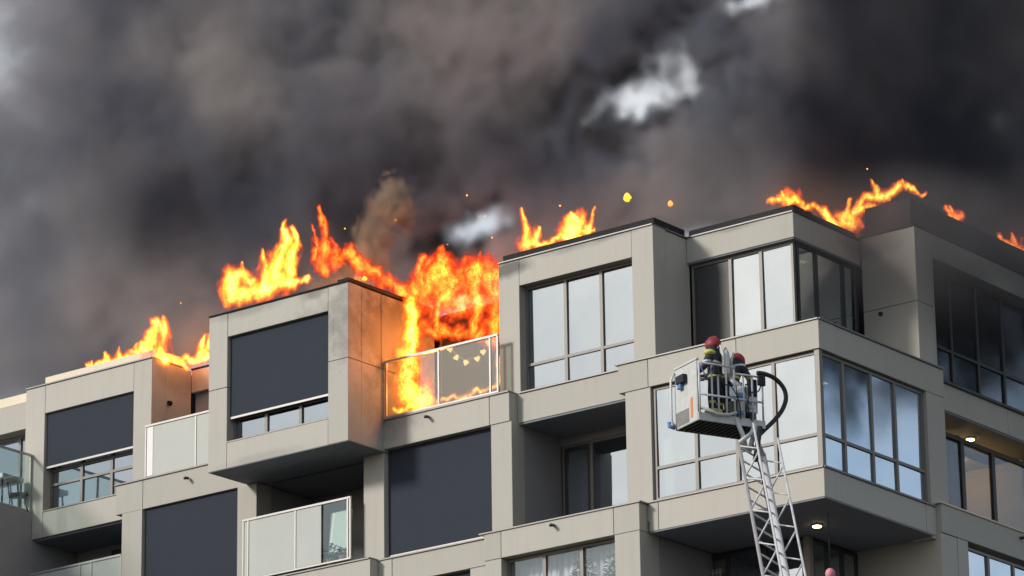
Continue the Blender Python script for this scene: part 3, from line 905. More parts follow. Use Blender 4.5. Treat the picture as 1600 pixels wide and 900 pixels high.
flame('F', 'small lone red flame on the smoky side roof edge', DIM, fat=1.0, seed=71, voxel=0.03)
flame('G', 'red flame at the far end of the smoky side roof edge', DIM, fat=1.0, seed=81, voxel=0.03)

# burning scraps in the air
def ember(x, y, z, r, seed, label):
    bm = bmesh.new()
    bmesh.ops.create_icosphere(bm, subdivisions=3, radius=r)
    q = np.array([v.co[:] for v in bm.verts])
    d = 1 + 0.45 * fbm(q / r * 1.3 + seed, seed, 3)
    for v, k in zip(bm.verts, d):
        v.co = v.co * k
    o = obj('ember', to_mesh(bm, 'ember', True), M['ember'], None, (x, y, z))
    tag(o, label, 'ember', 'burning scraps in the air')
M['ember'] = emit_mat('burning_scrap', (1.0, 0.36, 0.03), 2.0)
M['ember'].cycles.emission_sampling = 'NONE'
ember(-5.34, 1.0, 29.74, 0.085, 1, 'larger round burning scrap flying above the roof over the three pane window')
ember(-4.93, 2.0, 29.78, 0.055, 2, 'smaller burning scrap flying beside the larger one above the roof')
ember(-11.1, -0.76, 28.72, 0.05, 3, 'tiny yellow burning scrap at the roof corner of the projecting box')
ember(-0.35, 4.5, 29.22, 0.03, 4, 'tiny pale burning scrap just past the line of roof flames')

for k in range(12):
    x, z = [(-15.2, 30.3), (-14.6, 30.6), (-13.4, 30.9), (-11.6, 30.6), (-10.3, 29.8), (-9.4, 30.3), (-8.9, 29.6), (-7.2, 30.0), (-6.5, 29.7), (-18.0, 30.0), (-1.3, 30.3), (-9.9, 30.9)][k]
    ember(x, 0.9 + 0.2 * (k % 3) + (3.0 if k == 10 else 0), z, 0.009 + 0.003 * (k % 4), 20 + k, 'tiny orange spark drifting in the smoke above the flames')

# ------------------------------------------------------------------ smoke: fog grids from a noise field
class G:
    """small expression helper for geometry-node fields"""
    def __init__(self, ng):
        self.ng = ng
    def lnk(self, sock, v):
        if isinstance(v, (int, float)):
            sock.default_value = v
        else:
            self.ng.links.new(v, sock)
    def m(self, op, a, b=0.0, clamp=False):
        n = self.ng.nodes.new('ShaderNodeMath'); n.operation = op; n.use_clamp = clamp
        self.lnk(n.inputs[0], a); self.lnk(n.inputs[1], b)
        return n.outputs[0]
    def v(self, op, a, b):
        n = self.ng.nodes.new('ShaderNodeVectorMath'); n.operation = op
        for i, q in enumerate((a, b)):
            if isinstance(q, tuple):
                n.inputs[i].default_value = q
            else:
                self.ng.links.new(q, n.inputs[i])
        return n
    def noise(self, vec, scale, detail=4.0, rough=0.55, distort=0.0):
        n = self.ng.nodes.new('ShaderNodeTexNoise')
        self.ng.links.new(vec, n.inputs['Vector'])
        n.inputs['Scale'].default_value = scale; n.inputs['Detail'].default_value = detail
        n.inputs['Roughness'].default_value = rough; n.inputs['Distortion'].default_value = distort
        return n.outputs[0]
    def ramp(self, x, a, b):
        n = self.ng.nodes.new('ShaderNodeMapRange'); n.interpolation_type = 'SMOOTHSTEP'
        self.lnk(n.inputs['Value'], x)
        n.inputs['From Min'].default_value = a; n.inputs['From Max'].default_value = b
        n.inputs['To Min'].default_value = 0.0; n.inputs['To Max'].default_value = 1.0
        return n.outputs[0]
    def blob(self, pos, c, r):
        """1 at the centre, 0 at the surface of an ellipsoid, negative outside"""
        s = self.v('SUBTRACT', pos, c).outputs[0]
        d = self.v('DIVIDE', s, r).outputs[0]
        l = self.ng.nodes.new('ShaderNodeVectorMath'); l.operation = 'LENGTH'
        self.ng.links.new(d, l.inputs[0])
        return self.m('SUBTRACT', 1.0, l.outputs['Value'])

def smoke_mat(name, c0, c1, dens, scale=0.22, soot=()):
    mt = bpy.data.materials.new(name); mt.use_nodes = True
    nt = mt.node_tree; nt.nodes.remove(nt.nodes['Principled BSDF'])
    o = nt.nodes['Material Output']
    pv = N(nt, 'ShaderNodeVolumePrincipled')
    pv.inputs['Density'].default_value = dens
    pv.inputs['Density Attribute'].default_value = 'density'
    pv.inputs['Anisotropy'].default_value = 0.0
    geo = N(nt, 'ShaderNodeTexCoord')
    nz = N(nt, 'ShaderNodeTexNoise', Scale=scale, Detail=3.0)
    nt.links.new(geo.outputs['Object'], nz.inputs['Vector'])
    mr = N(nt, 'ShaderNodeMapRange')
    mr.inputs['From Min'].default_value = 0.38; mr.inputs['From Max'].default_value = 0.62
    nt.links.new(nz.outputs['Fac'], mr.inputs['Value'])
    col = mix_rgb(nt, mr.outputs['Result'], c0, c1)
    for (c, r, sc) in soot:                       # freshly made soot is blacker than aged smoke
        vm = nt.nodes.new('ShaderNodeVectorMath'); vm.operation = 'SUBTRACT'
        nt.links.new(geo.outputs['Object'], vm.inputs[0]); vm.inputs[1].default_value = c
        v2 = nt.nodes.new('ShaderNodeVectorMath'); v2.operation = 'DIVIDE'
        nt.links.new(vm.outputs[0], v2.inputs[0]); v2.inputs[1].default_value = r
        ln = nt.nodes.new('ShaderNodeVectorMath'); ln.operation = 'LENGTH'
        nt.links.new(v2.outputs[0], ln.inputs[0])
        f = math_n(nt, 'SUBTRACT', 1.0, ln.outputs['Value'])
        f = math_n(nt, 'ADD', f, math_n(nt, 'MULTIPLY', math_n(nt, 'SUBTRACT', nz.outputs['Fac'], 0.5), 2.2))
        f = math_n(nt, 'MULTIPLY', f, 0.95, True)
        col = mix_rgb(nt, f, col, sc)
    nt.links.new(col, pv.inputs['Color'])
    nt.links.new(pv.outputs[0], o.inputs['Volume'])
    return mt

def smoke(name, lo, hi, res, mat, build, label):
    me = bpy.data.meshes.new(name)
    o = bpy.data.objects.new(name, me); C.objects.link(o)
    me.materials.append(mat)
    ng = bpy.data.node_groups.new(name, 'GeometryNodeTree')
    ng.interface.new_socket('Geometry', in_out='INPUT', socket_type='NodeSocketGeometry')
    ng.interface.new_socket('Geometry', in_out='OUTPUT', socket_type='NodeSocketGeometry')
    out = ng.nodes.new('NodeGroupOutput')
    vc = ng.nodes.new('GeometryNodeVolumeCube')
    vc.inputs['Min'].default_value = lo; vc.inputs['Max'].default_value = hi
    for k, r in zip('XYZ', res):
        vc.inputs['Resolution ' + k].default_value = r
    pos = ng.nodes.new('GeometryNodeInputPosition').outputs[0]
    sep = ng.nodes.new('ShaderNodeSeparateXYZ'); ng.links.new(pos, sep.inputs[0])
    d = build(G(ng), pos, *sep.outputs)
    ng.links.new(d, vc.inputs['Density'])
    sm = ng.nodes.new('GeometryNodeSetMaterial'); sm.inputs['Material'].default_value = mat
    ng.links.new(vc.outputs[0], sm.inputs[0]); ng.links.new(sm.outputs[0], out.inputs[0])
    md = o.modifiers.new('smoke', 'NODES'); md.node_group = ng
    tag(o, label, 'smoke', kind='stuff')
    return o

def main_smoke(g, pos, x, y, z):
    u = g.m('ADD', x, g.m('MULTIPLY', y, 0.72))
    v = g.m('SUBTRACT', z, g.m('MULTIPLY', y, 0.465))
    cb = g.ng.nodes.new('ShaderNodeCombineXYZ')
    g.lnk(cb.inputs[0], u); g.lnk(cb.inputs[1], g.m('MULTIPLY', y, 0.35)); g.lnk(cb.inputs[2], v)
    drift = cb.outputs[0]                       # the billows are drawn out along the drift of the cloud
    n1 = g.noise(pos, 0.16, 4.0, 0.5, 0.8)
    n2 = g.noise(pos, 0.55, 6.0, 0.62, 0.9)
    n3 = g.noise(drift, 1.0, 7.0, 0.68, 0.6)
    n = g.m('ADD', g.m('MULTIPLY', g.m('SUBTRACT', n1, 0.5), 4.2), g.m('MULTIPLY', g.m('SUBTRACT', n2, 0.5), 4.6))
    n = g.m('ADD', n, g.m('MULTIPLY', g.m('SUBTRACT', n3, 0.5), 1.2))
    n4 = g.noise(pos, 1.5, 4.0, 0.6, 0.6)
    n = g.m('ADD', n, g.m('MULTIPLY', g.m('SUBTRACT', n4, 0.5), 2.6))
    base = g.m('ADD', n, 0.85)
    base = g.m('ADD', base, g.m('MULTIPLY', g.ramp(x, -8.0, -2.0), 0.4))
    base = g.m('MAXIMUM', base, 0.12)
    # gaps that the wind has torn through the cloud, slanting up and back with the drift
    for (cu, cv, ru, rv, k) in ((-4.2, 31.4, 3.0, 1.4, 3.4), (-3.1, 32.1, 1.8, 1.3, 2.0), (-2.6, 32.8, 1.8, 1.2, 1.5), (-9.0, 29.3, 1.8, 0.95, 3.4), (-0.8, 33.1, 1.9, 0.9, 3.4), (-25.6, 38.4, 1.5, 2.4, 3.0)):
        du = g.m('DIVIDE', g.m('SUBTRACT', u, cu), ru); dv = g.m('DIVIDE', g.m('SUBTRACT', v, cv), rv)
        d = g.m('SQRT', g.m('ADD', g.m('MULTIPLY', du, du), g.m('MULTIPLY', dv, dv)))
        d = g.m('ADD', d, g.m('MULTIPLY', g.m('SUBTRACT', n3, 0.5), 3.6))
        base = g.m('MULTIPLY', base, g.m('SUBTRACT', 1.0, g.m('MULTIPLY', g.m('MAXIMUM', g.m('SUBTRACT', 1.0, d), 0.0), k * 0.50), True))
    # thinner to the far left, and clear of the roof edges
    base = g.m('MULTIPLY', base, g.m('SUBTRACT', 1.0, g.m('MULTIPLY', g.ramp(u, -14.5, -26.0), 0.84)))
    base = g.m('MULTIPLY', base, g.ramp(g.m('ADD', v, g.m('MULTIPLY', g.ramp(u, -2.5, 2.0), 3.2)), 27.7, 28.7))
    base = g.m('MULTIPLY', base, g.m('SUBTRACT', 1.0, g.m('MULTIPLY', g.ramp(x, -3.2, -1.6), g.ramp(y, 9.6, 8.2))))
    edge = g.m('MULTIPLY', g.ramp(y, 1.2, 2.4), g.ramp(y, 11.9, 10.0))
    edge = g.m('MULTIPLY', edge, g.ramp(z, 27.6, 28.6))
    edge = g.m('MULTIPLY', edge, g.ramp(z, 44.9, 43.0))
    edge = g.m('MULTIPLY', edge, g.m('MULTIPLY', g.ramp(x, -39.9, -36.0), g.ramp(x, 15.9, 12.0)))
    return g.m('MULTIPLY', base, edge)

smoke('smoke', (-40, 1, 27.5), (16, 12, 45), (360, 70, 112), smoke_mat('dark_smoke', (0.29, 0.315, 0.405), (0.84, 0.765, 0.775), 1.3, 0.24,
      [((-20.0, 3.5, 33.4), (3.0, 7, 1.8), (0.10, 0.11, 0.155)), ((-17.2, 3.5, 32.6), (3.4, 7, 2.0), (0.05, 0.055, 0.09)), ((-13.0, 3.5, 32.0), (3.6, 7, 2.2), (0.066, 0.064, 0.10)), ((-8.5, 3.5, 31.6), (3.0, 7, 1.6), (0.12, 0.125, 0.165)), ((-0.5, 4, 31.0), (4.5, 7, 1.9), (0.12, 0.125, 0.165))]), main_smoke,
      'dark grey brown smoke cloud rising behind the burning roof')

def side_smoke(g, pos, x, y, z):
    n = g.noise(pos, 0.7, 6.0, 0.62, 1.0)
    b = g.m('ADD', g.m('MULTIPLY', g.m('SUBTRACT', n, 0.5), 14.0), 0.3)
    b = g.m('MULTIPLY', b, g.m('MULTIPLY', g.ramp(z, 30.2, 32.4), g.ramp(z, 41.0, 38.0)))
    b = g.m('MULTIPLY', b, g.m('MULTIPLY', g.ramp(y, 12.0, 13.5), g.ramp(y, 25.9, 22.0)))
    b = g.m('MULTIPLY', b, g.m('MULTIPLY', g.ramp(x, -3.9, -1.0), g.ramp(x, 15.9, 12.0)))
    return g.m('MAXIMUM', b, 0.0)
smoke('smoke', (-4, 12, 27.4), (16, 26, 41.5), (90, 63, 63), smoke_mat('side_smoke', (0.16, 0.16, 0.175), (0.30, 0.28, 0.27), 1.0), side_smoke,
      'dark smoke bank drifting away past the far end of the side facade')

def corner_smoke(g, pos, x, y, z):
    n = g.noise(pos, 0.55, 4.0, 0.55, 0.5)
    b = g.m('MAXIMUM', g.blob(pos, (-0.4, 5.5, 28.2), (3.2, 5.6, 2.0)), 0.0)
    return g.m('MULTIPLY', g.m('MULTIPLY', b, 1.6), g.ramp(n, 0.30, 0.62))
smoke('smoke', (-4, 0.4, 26.4), (4, 13, 32), (40, 60, 28), smoke_mat('thin_smoke', (0.24, 0.24, 0.26), (0.30, 0.285, 0.285), 0.42), corner_smoke,
      'thin dark smoke drifting over the side facade roof corner')

def tan_smoke(g, pos, x, y, z):
    n = g.noise(pos, 2.3, 6.0, 0.62, 1.0)
    a = g.blob(pos, (-12.0, 0.6, 29.5), (0.42, 0.45, 0.9))
    for c, r in (((-12.0, 0.7, 30.2), (0.5, 0.45, 0.75)), ((-11.7, 0.9, 30.9), (0.6, 0.5, 0.7)), ((-13.0, 0.7, 29.2), (0.8, 0.5, 0.5))):
        a = g.m('MAXIMUM', a, g.blob(pos, c, r))
    d = g.m('ADD', a, g.m('MULTIPLY', g.m('SUBTRACT', n, 0.5), 3.0))
    return g.m('MULTIPLY', g.m('MAXIMUM', d, 0.0), g.ramp(z, 28.5, 28.8))
smoke('smoke', (-14.4, -0.4, 28.4), (-10.6, 2, 32.2), (110, 70, 110), smoke_mat('tan_smoke', (0.66, 0.50, 0.36), (0.78, 0.60, 0.44), 5.5), tan_smoke,
      'pale brown smoke plume curling up between the flames on the box roof')

def smooth_path(p, k=6):
    p = [Vector(q) for q in p]; out = []
    for i in range(len(p) - 1):
        a, b, c, d = p[max(i - 1, 0)], p[i], p[i + 1], p[min(i + 2, len(p) - 1)]
        for j in range(k):
            t = j / k
            out.append(0.5 * ((2 * b) + (c - a) * t + (2 * a - 5 * b + 4 * c - d) * t * t + (3 * b - a - 3 * c + d) * t ** 3))
    return out + [p[-1]]

# ------------------------------------------------------------------ aerial ladder with rescue basket
M['alu'] = plain('aluminium', (0.55, 0.56, 0.58), 0.42, 0.55, vary=0.2, scale=6)
M['alu_pale'] = plain('pale_grey_paint', (0.62, 0.63, 0.64), 0.5, 0.1, vary=0.15, scale=6)
M['basket_white'] = plain('basket_white_paint', (0.54, 0.55, 0.53), 0.6, vary=0.28, scale=6)
M['basket_dark'] = plain('basket_floor_metal', (0.045, 0.042, 0.042), 0.7, 0.3, vary=0.4, scale=9)
M['dirty_grey'] = plain('dirty_grey_cloth', (0.22, 0.22, 0.21), 0.8, vary=0.4, scale=7)
M['rubber'] = plain('black_rubber', (0.016, 0.016, 0.018), 0.55)
M['navy'] = plain('navy_fabric', (0.02, 0.024, 0.034), 0.85)
M['red_gloss'] = plain('red_helmet_shell', (0.25, 0.018, 0.025), 0.55, vary=0.3, scale=9)
M['orange_tape'] = plain('orange_tape', (0.72, 0.22, 0.08), 0.5)
M['blue_paint'] = plain('blue_paint', (0.10, 0.22, 0.45), 0.5)
M['hivis'] = plain('yellow_reflective', (0.62, 0.58, 0.10), 0.6)
M['silver_tape'] = plain('silver_reflective', (0.6, 0.6, 0.58), 0.5)
M['skin'] = plain('skin', (0.45, 0.28, 0.20), 0.6)

LT = Vector((0.36, -3.05, 22.33)); LB = Vector((7.7, -9.3, 2.9))
ladder = empty('aerial_ladder', LB)
tag(ladder, 'pale grey truss rescue ladder with a white basket raised to the corner bay', 'ladder')
ax_l = (LT - LB).normalized()
w0 = Vector((-ax_l.y, ax_l.x, 0)).normalized()
if w0.x < 0:
    w0 = -w0
n0 = w0.cross(ax_l)
if n0.z < 0:
    n0 = -n0
PHI = math.radians(34)
lw = (w0 * math.cos(PHI) - n0 * math.sin(PHI)).normalized()
ln = (n0 * math.cos(PHI) + w0 * math.sin(PHI)).normalized()
LEN = (LT - LB).length
def lp(s, a, b):
    """point on the ladder: s metres below the head, a across, b up from the rung plane"""
    return LT - ax_l * s + lw * a + ln * b - LB
def lbar(name, pts, r, mat='alu', seg=8, par=None):
    bm = bmesh.new(); bm_tube(bm, pts, r, seg)
    o = obj(name, to_mesh(bm, name, True), mat, None)
    o.parent = par or ladder
    return o
HW, HT = 0.34, 0.42
lbar('chord', [lp(0, -HW, 0), lp(LEN, -HW - 0.12, 0)], 0.036)
lbar('chord', [lp(-0.05, HW, 0), lp(LEN, HW + 0.12, 0)], 0.062, 'alu_pale', 12)
lbar('chord', [lp(-0.15, -HW, HT), lp(LEN, -HW - 0.12, HT)], 0.024, 'alu_pale')
lbar('chord', [lp(-0.15, HW, HT), lp(LEN, HW + 0.12, HT)], 0.024, 'alu_pale')
for side in (-1, 1):
    for i in range(10):
        s = 0.12 + i * 0.80
        lbar('brace', [lp(s, side * HW, 0), lp(s + 0.36, side * HW, HT)], 0.017, 'alu_pale', 6)
        lbar('brace', [lp(s + 0.44, side * HW, HT), lp(s + 0.78, side * HW, 0)], 0.017, 'alu_pale', 6)
for i in range(22):
    lbar('rung', [lp(0.15 + i * 0.33, -HW, 0), lp(0.15 + i * 0.33, HW, 0)], 0.019, 'alu', 6)
bm = bmesh.new()
s = 8.2
while s < LEN - 0.9:
    for side in (-1, 1):
        bm_tube(bm, [lp(s, side * HW, 0), lp(s + 0.4, side * HW, HT)], 0.017, 5)
        bm_tube(bm, [lp(s + 0.4, side * HW, HT), lp(s + 0.8, side * HW, 0)], 0.017, 5)
    bm_tube(bm, [lp(s, -HW, 0), lp(s, HW, 0)], 0.019, 5)
    bm_tube(bm, [lp(s + 0.4, -HW, 0), lp(s + 0.4, HW, 0)], 0.019, 5)
    s += 0.8
o = obj('lower_lattice', to_mesh(bm, 'lower_lattice', True), 'alu', None); o.parent = ladder
bm = bmesh.new()
bmesh.ops.create_cone(bm, cap_ends=True, segments=24, radius1=1.2, radius2=0.9, depth=2.9, matrix=Matrix.Translation((0, 0, -1.45)))
o = obj('turntable', to_mesh(bm, 'turntable', True), 'red_gloss', None); o.parent = ladder
# cables and hydraulic pieces along the ladder head
lbar('cable', [lp(-0.1, 0.06, 0.03), lp(0.5, 0.10, 0.05), lp(3.0, 0.14, 0.04), lp(9.0, 0.14, 0.04)], 0.016, 'rubber', 6)
lbar('head_tube', [lp(0.05, -HW, 0.02), lp(-0.28, -0.05, 0.12), lp(-0.45, 0.0, 0.2)], 0.045, 'alu_pale')
lbar('head_tube', [lp(0.05, HW, 0.02), lp(-0.28, 0.05, 0.12), lp(-0.45, 0.0, 0.2)], 0.045, 'alu')
lbar('piston', [lp(0.35, 0.0, 0.05), lp(-0.35, 0.02, 0.30)], 0.05, 'rubber')

BA = math.atan2(0.916, 0.40)
basket = empty('basket', (-0.15, -4.0, 22.8))
basket.parent = ladder
basket.location = Vector((-0.15, -4.0, 22.8)) - LB
basket.rotation_euler.z = BA
def bbox_part(name, x0, x1, y0, y1, z0, z1, mat, bevel=0.008):
    bm = bmesh.new(); bm_box(bm, x0, x1, y0, y1, z0, z1)
    if bevel:
        bmesh.ops.bevel(bm, geom=bm.edges[:], offset=bevel, segments=1, affect='EDGES')
    o = obj(name, to_mesh(bm, name), mat, None); o.parent = basket
    return o
def btube(name, pts, r, mat='alu_pale', seg=8):
    bm = bmesh.new(); bm_tube(bm, pts, r, seg)
    o = obj(name, to_mesh(bm, name, True), mat, None); o.parent = basket
    return o
bbox_part('floor', 0.0, 1.45, 0.0, 0.82, 0.0, 0.05, 'basket_dark')
bbox_part('floor_edge', -0.02, 1.47, -0.025, 0.0, -0.02, 0.14, 'basket_white')
bbox_part('floor_edge', -0.02, 1.47, 0.82, 0.845, -0.02, 0.14, 'alu')
bbox_part('side_panel', -0.03, 0.0, 0.0, 0.82, -0.02, 1.17, 'basket_white', 0.012)
bbox_part('side_panel', 1.45, 1.48, 0.3, 0.82, -0.02, 0.95, 'basket_white', 0.012)
for i in range(12):
    bbox_part('floor_rib', 0.06 + i * 0.115, 0.09 + i * 0.115, 0.03, 0.79, -0.03, -0.001, 'basket_dark', 0)
bbox_part('warning_stripe', -0.036, -0.031, 0.16, 0.24, 0.08, 0.48, 'orange_tape', 0)
bbox_part('work_lamp', -0.13, -0.035, 0.34, 0.62, 0.82, 0.98, 'navy')
bbox_part('work_lamp', -0.11, -0.036, 0.48, 0.60, 0.72, 0.82, 'blue_paint')
bbox_part('panel_rim', -0.045, 0.02, -0.03, 0.83, 1.17, 1.21, 'alu_pale')
btube('grab_handle', [(-0.05, 0.80, 0.05), (-0.11, 0.82, 0.15), (-0.11, 0.82, 0.95), (-0.05, 0.80, 1.12)], 0.024)
btube('bumper', [(-0.05, 0.8, 0.02), (-0.14, 0.86, 0.06), (-0.12, 0.9, 0.14)], 0.04, 'blue_paint')
for x in (0.02, 0.30, 0.44, 0.62, 0.80, 1.00, 1.20, 1.43):
    btube('rail_post', [(x, -0.01, 0.1), (x, -0.01, 1.12 if x < 0.9 else 1.0)], 0.02)
for z, a, b in ((0.50, 0.02, 1.43), (1.12, 0.02, 0.82), (1.0, 0.80, 1.43)):
    btube('rail', [(a, -0.02, z), (b, -0.02, z)], 0.022)
for z in (0.5, 1.1):
    btube('rail', [(0.02, 0.82, z), (1.43, 0.82, z)], 0.022)
for x in (0.3, 0.75, 1.2, 1.43):
    btube('rail_post', [(x, 0.82, 0.1), (x, 0.82, 1.1)], 0.02)
btube('gate_bar', [(0.05, -0.04, 0.24), (0.35, -0.09, 0.12), (0.62, -0.09, 0.14), (0.8, -0.05, 0.22)], 0.03, 'basket_white')
bbox_part('control_box', 1.12, 1.36, 0.06, 0.34, 0.30, 0.82, 'alu')
bbox_part('control_panel', 1.14, 1.34, 0.03, 0.06, 0.62, 0.96, 'navy')
btube('water_pipe', [(0.98, 0.06, 0.05), (0.98, 0.06, 0.78)], 0.07, 'basket_white', 14)
btube('pipe_collar', [(0.98, 0.06, 0.52), (0.98, 0.06, 0.64)], 0.082, 'blue_paint', 14)
btube('pipe_collar', [(0.98, 0.06, 0.20), (0.98, 0.06, 0.28)], 0.082, 'blue_paint', 14)
btube('nozzle', [(0.98, 0.1, 0.80), (0.90, 0.3, 0.98), (0.80, 0.62, 1.22)], [0.06, 0.05, 0.035], 'alu', 12)
btube('bracket', [(0.80, -0.02, 0.1), (0.92, -0.06, -0.2), (1.04, 0.0, -0.5)], 0.045, 'alu_pale')
btube('bracket', [(1.30, 0.1, 0.1), (1.22, 0.05, -0.2), (1.12, 0.05, -0.5)], 0.05, 'alu')
btube('bracket', [(1.05, 0.2, 0.0), (1.08, 0.1, -0.45)], 0.055, 'rubber')
btube('valve_wheel', [(1.18 + 0.09 * math.cos(t * 0.524), 0.0, 0.46 + 0.09 * math.sin(t * 0.524)) for t in range(13)], 0.014, 'alu_pale', 6)
bbox_part('gear_bag', 1.22, 1.42, 0.42, 0.72, 0.06, 0.42, 'navy', 0.03)
bbox_part('toolbox', 0.32, 0.6, 0.10, 0.34, 0.05, 0.30, 'hivis', 0.02)

bbox_part('gear_bag', 0.86, 1.02, 0.22, 0.5, 0.05, 0.55, 'dirty_grey', 0.03)
bbox_part('floodlight', 1.30, 1.46, -0.09, -0.03, 0.82, 1.02, 'navy')
bbox_part('floodlight', 0.30, 0.42, -0.10, -0.03, 0.92, 1.08, 'navy')
bbox_part('junction_box', 0.66, 0.80, -0.08, -0.03, 0.52, 0.72, 'alu')
btube('cable', smooth_path([(1.40, -0.05, 0.95), (1.30, -0.08, 0.70), (1.10, -0.08, 0.62), (1.06, -0.06, 0.35), (1.15, -0.05, 0.1)]), 0.014, 'rubber', 6)
btube('cable', smooth_path([(0.44, -0.05, 0.98), (0.52, -0.08, 0.75), (0.70, -0.08, 0.70), (0.86, -0.07, 0.42), (0.9, -0.05, 0.1)]), 0.012, 'rubber', 6)
btube('lanyard', smooth_path([(0.02, -0.04, 1.08), (0.16, -0.06, 0.86), (0.30, -0.04, 1.06)]), 0.012, 'blue_paint', 6)
bbox_part('scuff_plate', -0.034, -0.0305, 0.30, 0.80, 0.02, 0.30, 'dirty_grey', 0)
hz = [(1.36, 0.05, 1.10), (1.50, 0.03, 1.10), (1.72, 0.0, 1.03), (1.90, -0.02, 0.86), (1.95, -0.02, 0.65), (1.87, 0.0, 0.42), (1.70, 0.02, 0.20), (1.50, 0.05, 0.0), (1.36, 0.08, -0.14)]
hose = btube('fire_hose', smooth_path(hz), 0.044, 'rubber', 10)

# ------------------------------------------------------------------ two firefighters in the basket
def suit():
    mt, nt, b, o = new_mat('firefighter_suit')
    tc = N(nt, 'ShaderNodeTexCoord')
    sp = N(nt, 'ShaderNodeSeparateXYZ'); nt.links.new(tc.outputs['Object'], sp.inputs[0])
    nz = N(nt, 'ShaderNodeTexNoise', Scale=9.0, Detail=4.0); nt.links.new(tc.outputs['Object'], nz.inputs['Vector'])
    col = mix_rgb(nt, nz.outputs['Fac'], (0.014, 0.016, 0.024), (0.035, 0.038, 0.05))
    for z, hw, c in ((0.98, 0.025, (0.6, 0.56, 0.12)), (1.24, 0.022, (0.6, 0.6, 0.56)), (0.45, 0.025, (0.6, 0.56, 0.12))):
        f = math_n(nt, 'COMPARE', sp.outputs['Z'], z); f.node.inputs[2].default_value = hw
        col = mix_rgb(nt, f, col, c)
    nt.links.new(col, b.inputs['Base Color']); b.inputs['Roughness'].default_value = 0.8
    return mt
M['suit'] = suit()

def helmet(parent, at, tilt):
    bm = bmesh.new()
    bmesh.ops.create_uvsphere(bm, u_segments=20, v_segments=12, radius=0.15)
    for v in bm.verts:
        v.co.x *= 0.92; v.co.y *= 1.12
        if v.co.z < -0.03:
            k = 1.0 + (-0.03 - v.co.z) * 1.6
            v.co.z = -0.03 + (v.co.z + 0.03) * 0.55
            v.co.x *= k; v.co.y *= k
    bmesh.ops.delete(bm, geom=[f for f in bm.faces if all(v.co.z < -0.085 for v in f.verts)], context='FACES')
    h = obj('helmet', to_mesh(bm, 'helmet', True), 'red_gloss', None); h.parent = parent; h.location = at; h.rotation_euler = tilt
    bm = bmesh.new(); bm_tube(bm, [(0, -0.16, 0.02), (0, -0.06, 0.15), (0, 0.08, 0.15), (0, 0.165, 0.02)], 0.016, 6)
    c = obj('crest', to_mesh(bm, 'crest', True), 'red_gloss', None); c.parent = h
    bm = bmesh.new(); bm_tube(bm, [(0, 0.0, -0.05), (0, 0.015, -0.19)], [0.125, 0.15], 14, cap=False)
    c = obj('neck_guard', to_mesh(bm, 'neck_guard', True), 'navy', None); c.parent = h
    return h

def skin_body(name, verts, edges, radii, mat, parent=None, root=0):
    me = bpy.data.meshes.new(name)
    me.from_pydata(verts, edges, [])
    o = bpy.data.objects.new(name, me); C.objects.link(o)
    me.materials.append(M[mat])
    sk = o.modifiers.new('skin', 'SKIN')
    if not me.skin_vertices:
        bm = bmesh.new(); bm.from_mesh(me); bm.verts.layers.skin.verify(); bm.to_mesh(me); bm.free()
    for i, d in enumerate(me.skin_vertices[0].data):
        r = radii[i]
        d.radius = (r, r) if isinstance(r, (int, float)) else r
        d.use_root = (i == root)
    sk.use_smooth_shade = True
    ss = o.modifiers.new('subd', 'SUBSURF'); ss.levels = 2; ss.render_levels = 2
    o.parent = parent
    return o

def glove(parent, wrist, elbow, up):
    """palm with four bent fingers and a thumb, in the line of the forearm"""
    d = (Vector(wrist) - Vector(elbow)).normalized(); u = Vector(up).normalized()
    s = d.cross(u).normalized(); w = Vector(wrist)
    bm = bmesh.new()
    bm_tube(bm, [w - d * 0.03, w + d * 0.03, w + d * 0.09], [0.042, 0.048, 0.042], 10)
    for k, ln_ in zip((-1.5, -0.5, 0.5, 1.5), (0.065, 0.08, 0.078, 0.06)):
        a = w + d * 0.08 + s * k * 0.02
        bm_tube(bm, [a, a + d * ln_ * 0.6, a + d * ln_ * 0.85 - u * 0.03, a + d * ln_ * 0.7 - u * 0.055], [0.012, 0.011, 0.01, 0.008], 6)
    a = w + d * 0.03 - s * 0.04
    bm_tube(bm, [a, a - s * 0.03 + d * 0.03, a - s * 0.03 + d * 0.065 - u * 0.02], [0.014, 0.012, 0.009], 6)
    g = obj('glove', to_mesh(bm, 'glove', True), 'rubber', None); g.parent = parent

